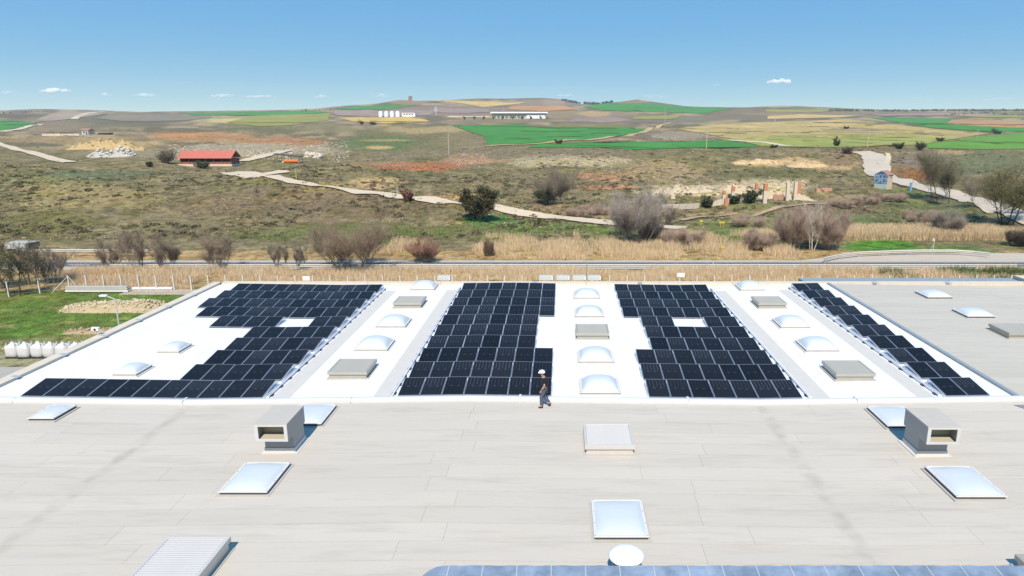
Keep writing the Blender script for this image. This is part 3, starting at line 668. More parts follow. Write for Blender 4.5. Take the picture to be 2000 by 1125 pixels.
def hatch(x, y, sx, sy, label, lidm=None, rot=0, h=.42):
    z = zr(x); o = empty('roof_hatch', (x, y, z)); tag(o, label, 'roof hatch', 'louvred smoke hatches on the roofs'); lidm = lidm or M_lid
    MB().box(-sx/2-.1, sx/2+.1, -sy/2-.1, sy/2+.1, -.05, .05).build('flange', M_curbg, o)
    MB().box(-sx/2+.02, sx/2-.02, -sy/2+.02, sy/2-.02, .05, h-.2).build('curb', lidm, o)
    MB().box(-sx/2+.06, sx/2-.06, -sy/2+.06, sy/2-.06, h-.2, h-.17).build('seal', M_slit, o)
    m = MB()
    for a in ((-sx/2-.05, sx/2+.05, -sy/2-.05, -sy/2+.05), (-sx/2-.05, sx/2+.05, sy/2-.05, sy/2+.05), (-sx/2-.05, -sx/2+.05, -sy/2+.05, sy/2-.05), (sx/2-.05, sx/2+.05, -sy/2+.05, sy/2-.05)): m.box(*a, h-.17, h)
    lf = m.build('lid_frame', lidm, o, bevel=.012)
    MB().box(-sx/2+.05, sx/2-.05, -sy/2+.05, sy/2-.05, h-.12, h-.055).build('lid_core', M_slit, lf)
    n = 20; d = (sy - .1) / n; me = MB().prism([(0, 0), (d*.88, .012), (d*.98, .034), (d*.5, .046), (0.0, .03)], -sx/2+.055, sx/2-.055).mesh('slat'); me.materials.append(lidm)
    for k in range(n): link(me, 'slat', None, lf, (0, -sy/2 + .05 + k*d, h - .05))
    return o
def yof(py, z=0.0): return P(CX, py, ROOF + z).y
S = 1.95
rowsY = [yof(774) + 1, yof(712) + 1, yof(664) + 1, yof(622) + 1, yof(585) + 1]
# corridor between left and centre arrays
cor = [(-11.12, 'between the left and centre arrays', [('h', 742), ('d', 688), ('d', 642), ('h', 603), ('d', 568.5)]),
       (1.87, 'between the centre and right arrays', [('d', 774), ('d', 712), ('h', 664.5), ('d', 622), ('d', 585.5)]),
       (15.1, 'between the right and far right arrays', [('h', 745), ('d', 689), ('d', 642.5), ('h', 603), ('d', 569)])]
PLC = ['nearest', 'second nearest', 'middle', 'second farthest', 'farthest']
for x, where, it in cor:
    for k, (t_, py) in enumerate(it):
        if t_ == 'd': dome(x, yof(py) + S/2 + .05, S, S, .46, f'milky dome skylight, {PLC[k]} roof opening {where}')
        else: hatch(x, yof(py) + S/2 + .1, S, S, f'louvred metal hatch, {PLC[k]} roof opening {where}')
dome(-22.75, yof(690) + .7, 1.3, 1.5, .3, 'small dome beside the notch of the left array, the farther of two')
dome(-22.95, yof(735) + .7, 1.3, 1.5, .3, 'small dome behind the long front row of the left array')
dome(28.55, yof(585) + 1, S, S, .3, 'farther dome skylight on the grey side roof at the right', False)
dome(28.5, yof(623) + 1, S, S, .3, 'nearer dome skylight on the grey side roof at the right', False)
hatch(28.4, yof(664) + 1.05, 2.0, 2.0, 'louvred hatch at the right edge of the grey side roof')
dome(-23.2, yof(823) + .75, 1.2, 1.5, .12, 'small flat skylight alone at the left of the grey front roof', False)
dome(-11.4, yof(834) + 1.05, 1.8, 2.1, .16, 'flat skylight half hidden behind the left ventilation box', False)
dome(-11.35, yof(969) + 1.1, 1.75, 2.2, .16, 'flat skylight in front of the left ventilation box', False)
dome(1.88, yof(1058) + 1.1, 1.75, 2.2, .16, 'flat skylight behind the white mushroom vent', False)
dome(15.0, yof(838) + 1.05, 1.8, 2.1, .16, 'flat skylight half hidden behind the right ventilation box', False)
dome(14.75, yof(977) + 1.1, 1.8, 2.2, .16, 'flat skylight in front of the right ventilation box', False)
hatch(1.9, yof(890) + 1.05, 1.9, 2.0, 'pale louvred hatch in the middle of the grey front roof', M_lidw)
hatch(-11.2, 17.55, 1.85, 2.2, 'louvred hatch cut by the bottom edge at the left', M_lidw, h=.5)
hatch(14.5, 16.8, 1.9, 2.2, 'louvred hatch cut by the right bottom corner', M_lid)
# ---------------------------------------------------------------- ventilation boxes
M_box = mat('grey_sheet_metal', C(176, 180, 186), .5, .05, 1.5, metal=.2); M_boxl = mat('pale_sheet_metal', C(226, 228, 230), .5, .04, 1.5, metal=.1); M_boxt = mat('beige_top', C(208, 203, 196), .8, .05, 1.5)
M_in = mat('beige_lining', C(200, 192, 168), .8, .1, 2)
def ventbox(x, y, label, mir):
    o = empty('ventilation_box', (x, y, zr(x))); tag(o, label, 'ventilation box', 'ventilation boxes on the front roof')
    W, D, H = .63, 1.23, 1.53; s = -1 if mir else 1; fy = -.57
    MB().box(-W-.1, W+.1, -.09, D+.1, -.05, .04).build('flashing', M_curb, o)
    MB().box(-W+.02, W-.02, 0, D-.05, .04, .22).build('upstand', M_boxl, o)
    MB().box(-W+.05, W-.05, .03, D-.08, .22, .8).build('base', M_box, o)
    z0, z1 = .8, H; t_ = .05
    m = MB(); m.box(-W, -W+t_, fy, D-.02, z0, z1-t_).box(W-t_, W, fy, D-.02, z0, z1-t_); m.box(-W+t_, W-t_, fy, D-.02, z0, z0+t_).box(-W+t_, W-t_, D-.07, D-.02, z0+t_, z1-t_); hd = m.build('hood', M_box, o)
    MB().box(-W-.01, W+.01, fy-.02, D, z1-t_, z1).build('hood_top', M_boxt, hd)
    m = MB(); a = .125; f0, f1 = fy-.04, fy-.001; m.box(-W-.005, -W+a, f0, f1, z0-.005, z1-t_-.002).box(W-a, W+.005, f0, f1, z0-.005, z1-t_-.002).box(-W+a, W-a, f0, f1, z1-t_-.06, z1-t_-.002).box(-W+a, W-a, f0, f1, z0-.005, z0+.1); m.build('mouth_frame', M_boxl, hd)
    MB().box(-W+.055, W-.055, -.02, .02, z0+.055, z1-.055).build('inner_panel', M_in, hd)
    MB().face([(-W+.056, -.022, z0+.1), (W-.056, -.022, z0+.1), (W-.056, fy+.05, z0+.056), (-W+.056, fy+.05, z0+.056)]).build('inner_floor', M_in, hd)
    MB().box(-.2, .35, -.06, -.022, z0 + .38, z0+.42).build('inner_bar', M_slit, hd)
ventbox(-11.35, yof(884) - .02, 'grey ventilation box with open mouth on the left of the front roof', False)
ventbox(14.76, yof(889) - .02, 'grey ventilation box with open mouth on the right of the front roof', True)
# ---------------------------------------------------------------- mushroom vent and blue rooflight strip at the bottom edge
mv = empty('mushroom_vent', (1.86, 17.42, zr(1.86))); tag(mv, 'white mushroom shaped vent with blue base at the bottom edge', 'vent')
M_blue = mat('blue_plastic', (.03, .09, .24, 1), .35, .08, 3, coat=.3)
MB().lathe([(.5, -.02), (.5, .06), (.42, .1), (.42, .55), (.4, .57)], 28).build('base', M_blue, mv, smooth=True)
for k in range(8):
    a = k * math.pi / 4; MB().bar((.36*math.cos(a), .36*math.sin(a), .5), (.36*math.cos(a), .36*math.sin(a), .72), .02).build('strut', M_alu, mv)
MB().lathe([(.40, .66), (.5, .66), (.515, .69), (.5, .73), (.42, .79), (.28, .835), (.12, .855), (.01, .86)], 40).build('cap', mat('white_cap', (.82, .81, .8, 1), .5, .02), mv, smooth=True)
bs = empty('blue_rooflight', (8, 16.55, ROOF)); tag(bs, 'blue translucent rooflight strip along the bottom edge', 'rooflight')
M_bs = mat('blue_sheet', C(148, 166, 190), .25, .4, 1.3, .9, 1.6, coat=.4, spec=.5)
x = -4.05; zt0 = 1.0; k = 0
while x < 20:
    wd = .92; n = 12; v = []; R = random.Random(k)
    def prof(u, w_): return zt0 - .22 * w_ ** 1.4 - (0.5 * (1-u) ** 2.2 if k == 0 else 0)
    for j in range(n+1):
        for i in range(n+1):
            u, w_ = i/n, j/n; e = math.sin(math.pi * u)
            zv = prof(u, w_) - .035 * e * min(1, w_ * 6) + .05 * math.sin(9*u + 5*w_ + k*2.1) * min(1, w_ * 5) * e + .012 * math.sin(17*w_ - 8*u + k)*e
            v.append((x - 8 + u * wd, -w_ * 1.6, zv))
    f = [(j*(n+1)+i, j*(n+1)+i+1, (j+1)*(n+1)+i+1, (j+1)*(n+1)+i) for j in range(n) for i in range(n)]
    npmesh('panel', v, f, M_bs, smooth=True, parent=bs)
    m = MB()
    for j in range(8): m.bar((x-8+wd+.01, -1.6*j/8, prof(1, j/8)+.004), (x-8+wd+.01, -1.6*(j+1)/8, prof(1, (j+1)/8)+.004), .014, n=6)
    m.build('seam_bar', M_boxl, bs); x += wd + .02; k += 1
MB().box(-11.6, 12.2, -1.7, -.06, -.1, zt0-.42).build('kerb_wall', M_curbg, bs)
# rear boxes, boards
M_pbox = mat('pale_box', C(212, 218, 218), .5, .05, 2)
for i, px in enumerate((868, 1067, 1099.5, 1131, 1160)):
    p = PY(px, 549, 55.6); o = empty('metal_box', (p.x, 55.3, ROOF + .2)); nm = ['alone left of centre', 'leftmost of four in a row', 'second of four in a row', 'third of four in a row', 'rightmost of four in a row'][i]
    tag(o, f'pale metal box on the rear parapet, {nm}', 'metal box', 'metal boxes on the rear parapet')
    MB().box(-.54, .54, 0, .5, .04, .42).build('housing', M_pbox, o, bevel=.015); MB().box(-.5, -.4, .02, .45, 0, .04).box(.4, .5, .02, .45, 0, .04).build('foot', M_slit, o)
    MB().box(.48, .535, -.012, -.002, .08, .4).build('corner_strip', M_white, o)
# ---------------------------------------------------------------- person
def skin_obj(name, verts, edges, radii, m, parent, root=0, sub=2):
    me = bpy.data.meshes.new(name); me.from_pydata(verts, edges, []); me.materials.append(m)
    o = bpy.data.objects.new(name, me); COL.objects.link(o); o.parent = parent
    sk = o.modifiers.new('skin', 'SKIN'); sk.use_smooth_shade = True
    for i, r in enumerate(radii):
        r = r if isinstance(r, tuple) else (r, r); d = me.skin_vertices[0].data[i]; d.radius = r; d.use_root = (i == root)
    s = o.modifiers.new('sub', 'SUBSURF'); s.levels = sub; s.render_levels = sub; return o
pp = P(1064, 796, zr(-.85) + .0); pr = empty('person', (pp.x, pp.y, zr(pp.x) + .018))
tag(pr, 'person in white helmet, black t-shirt and dark grey trousers walking along the coping', 'person')
M_skin = mat('skin', (.42, .24, .17, 1), .55, .05); M_tee = mat('black_cotton', (.006, .006, .0065, 1), .95, .1, 20); M_tro = mat('dark_grey_trousers', (.085, .085, .11, 1), .9, .15, 12); M_shoe = mat('black_shoes', (.02, .02, .022, 1), .6)
# facing -x; left side (-y) towards the camera
hip = (0, 0, .95)
J = dict(pel=(0,0,.95), wai=(-.01,0,1.12), che=(-.03,0,1.34), nek=(-.045,0,1.5), hd0=(-.085,0,1.57), hd1=(-.12,0,1.68),
         sl=(-.03,-.19,1.42), el=(.0,-.24,1.14), wl=(-.15,-.24,.92), sr=(-.03,.19,1.42), er=(.08,.24,1.15), wr=(.04,.23,.92),
         tl=(0,-.1,.9), kl=(-.17,-.1,.52), al=(-.14,-.1,.1), fl=(-.3,-.1,.04), tr=(0,.1,.9), kr=(-.02,.1,.5), ar=(.24,.1,.16), fr=(.16,.1,.04))
names = list(J); ix = {n: i for i, n in enumerate(names)}
ed = [('pel','wai'),('wai','che'),('che','nek'),('nek','hd0'),('hd0','hd1'),('che','sl'),('sl','el'),('el','wl'),('che','sr'),('sr','er'),('er','wr'),('pel','tl'),('tl','kl'),('kl','al'),('al','fl'),('pel','tr'),('tr','kr'),('kr','ar'),('ar','fr')]
rad = dict(pel=.12,wai=(.105,.13),che=(.12,.15),nek=.058,hd0=.085,hd1=.095,sl=.062,el=.043,wl=.028,sr=.062,er=.043,wr=.028,tl=.09,kl=.06,al=.042,fl=.035,tr=.09,kr=.06,ar=.042,fr=.035)
skin_obj('body', [J[n] for n in names], [(ix[a], ix[b_]) for a, b_ in ed], [rad[n] for n in names], M_skin, pr)
def sub_skin(name, keys, eds, rr, m, extra={}):
    JJ = dict(J); JJ.update(extra); i2 = {n: i for i, n in enumerate(keys)}
    return skin_obj(name, [JJ[n] for n in keys], [(i2[a], i2[b_]) for a, b_ in eds], rr, m, pr)
ex = dict(ul=(-.012,-.225,1.23), ur=(-.025,.235,1.23), hem=(.0,0,.93))
sub_skin('t_shirt', ['hem','wai','che','nk','sl','ul','sr','ur'], [('hem','wai'),('wai','che'),('che','nk'),('che','sl'),('sl','ul'),('che','sr'),('sr','ur')], [(.15,.17),(.14,.165),(.15,.18),.075,.09,.08,.09,.08], M_tee, dict(ex, nk=(-.045,0,1.46)))
sub_skin('trousers', ['pel','tl','kl','al2','tr','kr','ar2'], [('pel','tl'),('tl','kl'),('kl','al2'),('pel','tr'),('tr','kr'),('kr','ar2')], [(.135,.15),.112,.082,.08,.112,.082,.08], M_tro, dict(al2=(-.143,-.1,.14), ar2=(.225,.1,.2)))
for a, t_, z in (('al', 'fl', 0), ('ar', 'fr', 0)):
    A_, T_ = Vector(J[a]), Vector(J[t_]); heel = A_ + (A_ - T_).normalized() * .06; heel.z -= .045
    skin_obj('shoe', [tuple(heel), tuple(A_ + Vector((0,0,-.04))), tuple(T_)], [(0,1),(1,2)], [.045,.055,.042], M_shoe, pr, 1)
for s, wr in ((-1, 'wl'), (1, 'wr')):       # hands: palm and five bent fingers
    W_ = Vector(J[wr]); d = Vector((-.35, 0, -.93)); vs = [tuple(W_), tuple(W_ + d*.05), tuple(W_ + d*.09)]; es = [(0,1),(1,2)]; rr = [.026,.034,.032]
    for k, ln in enumerate((.06,.07,.066,.052)):
        q = W_ + d*.09 + Vector((-.028 + k*.018, 0, 0)); b0 = len(vs); bend = Vector((-.2, .3*-s, -.93))
        vs += [tuple(q), tuple(q + d*ln*.5), tuple(q + d*ln*.5 + bend*ln*.5)]; es += [(2,b0),(b0,b0+1),(b0+1,b0+2)]; rr += [.011,.0095,.008]
    q = W_ + d*.035; b0 = len(vs); vs += [tuple(q + Vector((-.04,0,-.01))), tuple(q + Vector((-.06,0,-.05)))]; es += [(1,b0),(b0,b0+1)]; rr += [.013,.0095]
    skin_obj('hand', vs, es, rr, M_skin, pr, 1, 1)
hc = (-.118, 0, 1.70); M_helm = mat('white_helmet', (.82, .82, .82, 1), .3, .02)
m = MB(); m.lathe([(.124, 0), (.127, .02), (.121, .06), (.1, .1), (.06, .128), (.012, .136)], 28, hc); m.v = [(hc[0] + (x-hc[0])*1.12, y*.95, z) for x, y, z in m.v]; hl_ = m.build('helmet', M_helm, pr, smooth=True)
m = MB().box(-.285, -.18, -.085, .085, 1.7, 1.714); m.build('helmet_peak', M_helm, hl_, bevel=.006)
MB().bar((-.205,0,1.655),(-.235,0,1.635),.018,.014).build('nose', M_skin, pr)
for s in (-1, 1):
    MB().lathe([(.01,-.028),(.022,-.01),(.024,.012),(.01,.03)], 10, (-.1, s*.1, 1.655)).build('ear', M_skin, pr, smooth=True)
    MB().lathe([(.004,-.01),(.011,0),(.004,.01)], 8, (-.2, s*.036, 1.668)).build('eye', M_slit, pr)
MB().box(-.212,-.2,-.025,.025,1.606,1.612).build('mouth', mat('lips', (.3,.1,.09,1), .5), pr)
MB().lathe([(.088, -.03), (.1, .01), (.102, .05)], 16, (-.085, 0, 1.645)).build('hair', mat('dark_hair', (.03,.02,.015,1), .8), pr, smooth=True)
# ---------------------------------------------------------------- vegetation
def tree_mesh(segs, leaves, lt_cols, wood_cols):
    pass
def grow(seed, height, spread, stems, levels=4, kids=5, lean=.35, r0=.09, first=.25, base_w=.25, up=.35, curl=.25, jitter=.5):
    """skeleton of a bare tree: list of (p0, p1, r0, r1, level)"""
    R = random.Random(seed); segs = []; tips = []
    def branch(p, d, ln, r, lv, st):
        n = 3 if lv < 2 else 2; q = p; pts = [p]
        for i in range(n):
            d = (d + Vector((R.uniform(-1,1), R.uniform(-1,1), R.uniform(-.3,.8))) * curl * .5).normalized()
            e = q + d * (ln / n); ra = r * (1 - .55 * i / n); rb = r * (1 - .55 * (i+1) / n)
            segs.append((q, e, ra, rb, lv, st)); q = e; pts.append(q)
        if lv >= levels: tips.append((q, d)); return
        k = kids if lv else kids + 1
        for i in range(k):
            t = first + (1 - first) * (i + R.random()) / k; j = min(n-1, int(t * n)); b = pts[j].lerp(pts[j+1], t * n - j)
            side = Vector((R.uniform(-1,1), R.uniform(-1,1), R.uniform(-.1,.6))).normalized()
            nd = (d * .55 + side * (.75 + jitter * .3) + Vector((0,0,up))).normalized()
            branch(b, nd, ln * R.uniform(.42,.62), r * .42, lv + 1, st)
    for s in range(stems):
        a = 2 * math.pi * s / stems + R.uniform(-.5,.5); rr = base_w * R.random() ** .5
        o = Vector((math.cos(a) * rr, math.sin(a) * rr, -.15)) if stems > 1 else Vector((0,0,-.15))
        d = Vector((math.cos(a) * lean * R.uniform(.3,1.2), math.sin(a) * lean * R.uniform(.3,1.2), 1)).normalized() if stems > 1 else Vector((R.uniform(-.05,.05), R.uniform(-.05,.05), 1))
        branch(o, d, height * R.uniform(.36,.85), r0 * R.uniform(.7,1.1), 0, s)
    # scale to the wanted size
    zs = [t[0].z for t in tips]; xs_ = [math.hypot(t[0].x, t[0].y) for t in tips]
    kz = height / max(zs); kx = spread / 2 / (sorted(xs_)[int(len(xs_)*.97)] + 1e-6)
    f = lambda p: Vector((p.x*kx, p.y*kx, p.z*kz))
    return [(f(a), f(b), c, d, l, st) for a, b, c, d, l, st in segs], [(f(a), b) for a, b in tips]
def segs_np(segs, n, cols, R):
    if not segs: return np.zeros((0, 3)), np.zeros((0, 4), int), np.zeros((0, 4))
    A_ = np.array([s[0] for s in segs]); B_ = np.array([s[1] for s in segs]); r = np.array([(s[2], s[3]) for s in segs]); D = B_ - A_; D /= np.linalg.norm(D, axis=1, keepdims=True) + 1e-9
    h = np.where(np.abs(D[:, 2:3]) < .9, [[0, 0, 1.0]], [[1.0, 0, 0]]); U = np.cross(D, h); U /= np.linalg.norm(U, axis=1, keepdims=True) + 1e-9; W = np.cross(D, U); t = 2 * np.pi * np.arange(n) / n
    ring = U[:, None, :] * np.cos(t)[None, :, None] + W[:, None, :] * np.sin(t)[None, :, None]
    V = np.concatenate([A_[:, None] + ring * r[:, 0, None, None], B_[:, None] + ring * r[:, 1, None, None]], 1).reshape(-1, 3)
    i = np.arange(n); q = np.stack([i, (i+1) % n, n + (i+1) % n, n + i], -1); Fq = (np.arange(len(segs))[:, None, None] * 2 * n + q[None]).reshape(-1, 4)
    c = np.array(cols)[np.random.default_rng(R.randrange(9999)).integers(0, len(cols), len(segs))]
    return V, Fq, np.repeat(c, 2 * n, 0)
def fuzz_np(segs, K, ln, wd, cols, R, up=.25):
    """fine twigs sprouting from the outer branches, flat tapering slivers"""
    g = np.random.default_rng(R.randrange(9999)); A_ = np.repeat(np.array([s[0] for s in segs]), K, 0); B_ = np.repeat(np.array([s[1] for s in segs]), K, 0); N_ = len(A_)
    p = A_ + (B_ - A_) * g.random((N_, 1)); d = (B_ - A_) / (np.linalg.norm(B_ - A_, axis=1, keepdims=True) + 1e-9) * .7 + g.normal(0, .55, (N_, 3)); d[:, 2] += up; d /= np.linalg.norm(d, axis=1, keepdims=True)
    e = p + d * (ln * g.uniform(.4, 1.2, (N_, 1))); s = np.cross(d, g.normal(0, 1, (N_, 3))); s /= np.linalg.norm(s, axis=1, keepdims=True) + 1e-9; s *= wd * g.uniform(.6, 1.2, (N_, 1))
    V = np.stack([p - s, p + s, e + s * .3, e - s * .3], 1).reshape(-1, 3); c = np.array(cols)[g.integers(0, len(cols), N_)] * np.concatenate([np.repeat(g.uniform(.85, 1.2, (N_, 1)), 3, 1), np.ones((N_, 1))], 1)
    return V, np.arange(N_ * 4).reshape(-1, 4), np.repeat(c, 4, 0)
M_wood = leafmat('bark', (1,1,1,1), .2); M_leaf = leafmat('leaves', (1,1,1,1), .3)
_protos = {}
def tree(kind, px, py, hpx, wpx, seed, name, label, cat='tree', stems=1, wood=((110,98,84),), leaf=None, nleaf=4, lsize=.12, levels=3, kids=5, lean=.35, r0=.1, first=.25, base_w=.3, up=.35, twig=.012, ground=None, lw=None, depth=None, fuzz=7, flen=.11, fw=None):
    g = TG(px, py) if ground is None else ground
    if depth is not None: g = PY(px, py, depth); g.z = float(zt(g.x, g.y))
    s = pxm(g.y, g.z); h = hpx / s; w_ = wpx / s
    R = random.Random(seed)
    segs, tips = grow(seed, h, w_, stems, levels, kids, lean, r0, first, base_w, up)
    root = empty(name, g); tag(root, label, cat)
    wc = [C(*c) for c in wood]
    lo = [q for q in segs if q[4] <= 1]; hi = [(a, b, max(c, twig), max(d, twig*.7), l) for a, b, c, d, l, *_ in segs if q_ok(l)]
    for st in range(stems):
        V, Fq, K = segs_np([q for q in lo if q[5] == st], 5, wc, R); npmesh('trunk', V, Fq, M_wood, K, parent=root)
    V, Fq, K = segs_np(hi, 3, wc, R)
    if fuzz:
        fw_ = fw or .0042; last = [q for q in segs if q[4] >= levels - 1]; V2, F2, K2 = fuzz_np(last, max(2, int(fuzz * .5)), flen * (h + w_) / 2, fw_, [tuple(min(.8, v * 1.45) for v in c[:3]) + (1,) for c in wc], R, up)
        F2 = F2 + len(V); V = np.concatenate([V, V2]); Fq = np.concatenate([Fq, F2]); K = np.concatenate([K, K2])
    if leaf:
        npmesh('branches', V, Fq, M_wood, K, parent=root); lc = np.array([C(*c) for c in leaf]); g_ = np.random.default_rng(seed)
        src = np.array([t[0] for t in tips] + [(q[0] + q[1]) / 2 for q in segs if q[4] >= levels]); src = np.repeat(src, nleaf, 0); n_ = len(src)
        c = src + g_.normal(0, 1, (n_, 3)) * np.array([1, 1, .8]) * (lw or w_ * .05); u = g_.normal(0, 1, (n_, 3)); u /= np.linalg.norm(u, axis=1, keepdims=True); v = np.cross(u, g_.normal(0, 1, (n_, 3))); v /= np.linalg.norm(v, axis=1, keepdims=True); s1 = lsize * g_.uniform(.6, 1.4, (n_, 1))
        kc = lc[g_.integers(0, len(lc), n_)]; kc[:, :3] *= g_.uniform(.75, 1.2, (n_, 1))
        npmesh('crown', np.stack([c - u*s1*.5, c + v*s1*.45, c + u*s1*.5, c - v*s1*.45], 1).reshape(-1, 3), np.arange(n_*4).reshape(-1, 4), M_leaf, np.repeat(kc, 4, 0), parent=root)
    else: npmesh('crown', V, Fq, M_wood, K, parent=root)
    return root
def q_ok(l): return l >= 2
BR = ((122,106,90),(98,86,74),(140,124,104)); DK = ((92,82,72),(74,66,58),(112,98,84)); RE = ((146,112,96),(126,98,84),(160,126,108)); GR = ((132,124,114),(112,104,96),(152,142,130)); PU = ((148,132,118),(128,112,100),(166,148,134))
# big thicket tree between fence and road
tree('b', 690, 526, 122, 180, 3, 'bare_tree', 'wide many-stemmed bare tree standing before the road', stems=13, wood=((142,126,108),(118,104,90),(158,142,122)), leaf=((186,172,124),(170,154,120)), nleaf=1, lsize=.06, levels=3, kids=5, lean=1.1, r0=.08, base_w=3.2, twig=.009, fuzz=14, flen=.13)
for i, (px, h, wd, st) in enumerate(((213,50,34,4),(268,62,52,5),(328,60,50,5),(424,56,52,6),(545,44,34,3),(585,38,24,3))):
    tree('s', px, 527, h*1.3, wd*1.35, 20+i, 'bare_shrub', ['thin bare shrub nearest the left trees by the road','bare dark shrub, second from the left by the road','bare dark shrub with forked stems, third by the road','spreading bare shrub above the left array','thin grey bare shrub left of the wide bare tree','smallest bare shrub beside the wide bare tree'][i], 'shrub', stems=st, wood=((138,124,110),(116,104,92),(156,140,124)) if i < 4 else GR, levels=3, kids=5, lean=.5, r0=.04, base_w=.9, twig=.007, fuzz=14, flen=.16)
OLV = ((116,120,80),(130,130,92),(100,104,72),(140,134,98))
tree('l', 38, 578, 112, 110, 31, 'scrubby_tree', 'olive leaved tree leaning over the left fence', stems=2, wood=DK, leaf=OLV, nleaf=3, lsize=.1, levels=3, kids=6, r0=.12, base_w=.5)
tree('l', -20, 566, 135, 120, 32, 'scrubby_tree', 'dark tree cut by the left edge of the view', stems=3, wood=DK, leaf=((120,110,90),(110,106,84),(130,120,98)), nleaf=3, lsize=.09, levels=3, kids=6, r0=.11, base_w=.8)
tree('l', 100, 556, 85, 76, 33, 'bare_shrub', 'bare grey shrub between the left fence and the road', 'shrub', stems=6, wood=GR, levels=3, kids=6, lean=.5, r0=.05, base_w=1.2)
tree('l', 62, 556, 90, 60, 34, 'bare_shrub', 'tall bare shrub in front of the white truck box', 'shrub', stems=5, wood=DK, levels=3, kids=6, lean=.4, r0=.05, base_w=.9)
tree('r', 827, 512, 52, 66, 35, 'red_shrub', 'rounded reddish shrub behind the road', 'shrub', stems=16, wood=RE, levels=3, kids=5, lean=1.0, r0=.025, base_w=1.0, twig=.01, fuzz=9, flen=.2)
tree('e', 931, 434, 70, 68, 36, 'evergreen_tree', 'dark evergreen tree beside the gravel track', stems=2, wood=DK, leaf=((98,92,62),(80,80,52),(60,66,42),(116,106,72)), nleaf=9, lsize=.26, levels=3, kids=6, r0=.16, first=.1, base_w=.5)
tree('b', 1090, 399, 80, 84, 37, 'half_bare_tree', 'pale twiggy tree on the slope above the track', stems=6, wood=GR, leaf=((158,148,106),(142,136,104)), nleaf=1, lsize=.1, levels=3, kids=6, lean=.7, r0=.08, base_w=1, fuzz=12, flen=.14)
tree('b', 1068, 400, 36, 50, 38, 'dark_shrub', 'dark shrub at the foot of the pale twiggy tree', 'shrub', stems=7, wood=DK, leaf=((70,84,58),(88,92,72)), nleaf=4, lsize=.24, levels=2, kids=6, lean=.8, r0=.05, base_w=1)
tree('b', 1242, 470, 112, 134, 39, 'grey_thicket', 'large grey leafless thicket right of the track', 'tree', stems=13, wood=((162,152,144),(142,132,126),(178,168,160)), levels=3, kids=6, lean=1.5, r0=.08, base_w=4, twig=.012, up=.15, fuzz=14, flen=.13)
tree('b', 1308, 442, 44, 36, 40, 'grey_shrub', 'small grey shrub beside the large grey thicket', 'shrub', stems=7, wood=GR, levels=3, kids=5, lean=.5, r0=.04, base_w=.6, twig=.014)
for i, (px, py, h, wd, wo) in enumerate(((1330,476,32,84,PU),(1482,488,42,66,PU),(1545,486,86,76,PU),(1622,488,82,76,PU),(1585,482,96,66,PU),(1795,440,30,60,PU),(1850,462,52,66,GR),(1990,480,36,60,DK),(955,500,34,22,BR),(1268,468,40,50,GR),(1640,404,13,60,PU),(1690,398,13,60,PU),(1740,391,13,60,PU),(1460,440,16,80,PU),(1150,418,14,90,PU))):
    tree('t', px, py, h, wd, 50+i, 'leafless_thicket', ['low brown thicket right of the grey thicket','brown thicket in the dry grass left of the birch','purple brown thicket left of the white birch','purple brown thicket right of the white birch','purple brown thicket behind the white birch','low brown thicket below the climbing road','pale bare thicket under the roadside trees','dark thicket at the right edge above the slip road','slim bush in the dry grass right of the red shrub','low grey thicket at the foot of the large grey thicket','low brown hedge below the footpath, left piece','low brown hedge below the footpath, middle piece','low brown hedge below the footpath, right piece','low brown thicket above the yellow gas markers','low brown thicket above the track beside the grey thicket'][i], 'shrub', stems=16, wood=[tuple(min(255, int(v*1.12)) for v in q) for q in wo], levels=3, kids=6, lean=1.2, r0=.03, base_w=2.2, twig=.011, up=.35, fuzz=8, flen=.2)
tree('w', 1586, 489, 100, 66, 61, 'white_birch', 'bare tree with white stems in the purple thicket', stems=4, wood=((226,218,206),(204,196,186)), levels=3, kids=5, lean=.35, r0=.1, base_w=.5, twig=.016)
tree('w', 1289, 576, 44, 30, 62, 'bare_sapling', 'thin pale bare sapling behind the right array', stems=3, wood=((206,192,172),(186,172,152)), levels=3, kids=4, lean=.3, r0=.03, base_w=.3, twig=.009)
OG = ((152,152,110),(136,140,100),(166,162,122),(122,128,94))
tree('p', 1834, 394, 100, 96, 63, 'roadside_tree', 'tall hazy green tree by the climbing road, left one', stems=3, wood=DK, leaf=OG, nleaf=6, lsize=.12, levels=3, kids=6, r0=.14, first=.3, base_w=.8, up=.5, fuzz=16, flen=.16)
tree('p', 1853, 398, 84, 60, 64, 'roadside_tree', 'hazy green tree close behind the first roadside tree', stems=1, wood=DK, leaf=OG, nleaf=6, lsize=.12, levels=3, kids=6, r0=.13, first=.3, up=.5, fuzz=22, flen=.2)
tree('p', 1899, 408, 66, 64, 65, 'roadside_tree', 'small grey budding tree between the larger roadside trees', stems=1, wood=GR, leaf=((160,156,130),(146,144,120)), nleaf=3, lsize=.1, levels=3, kids=6, r0=.11, first=.3, up=.5, fuzz=26, flen=.2)
tree('p', 1962, 438, 122, 130, 66, 'roadside_tree', 'broad olive tree at the right edge', stems=4, wood=DK, leaf=((152,150,92),(136,138,86),(166,162,104)), nleaf=7, lsize=.13, levels=3, kids=6, r0=.15, first=.28, base_w=1.4, up=.45, fuzz=16, flen=.16)
tree('p', 2010, 420, 90, 100, 67, 'roadside_tree', 'yellow green tree cut by the right edge', stems=2, wood=DK, leaf=((168,166,88),(152,156,84)), nleaf=7, lsize=.13, levels=3, kids=6, r0=.14, first=.28, base_w=.8, up=.45, fuzz=16, flen=.16)
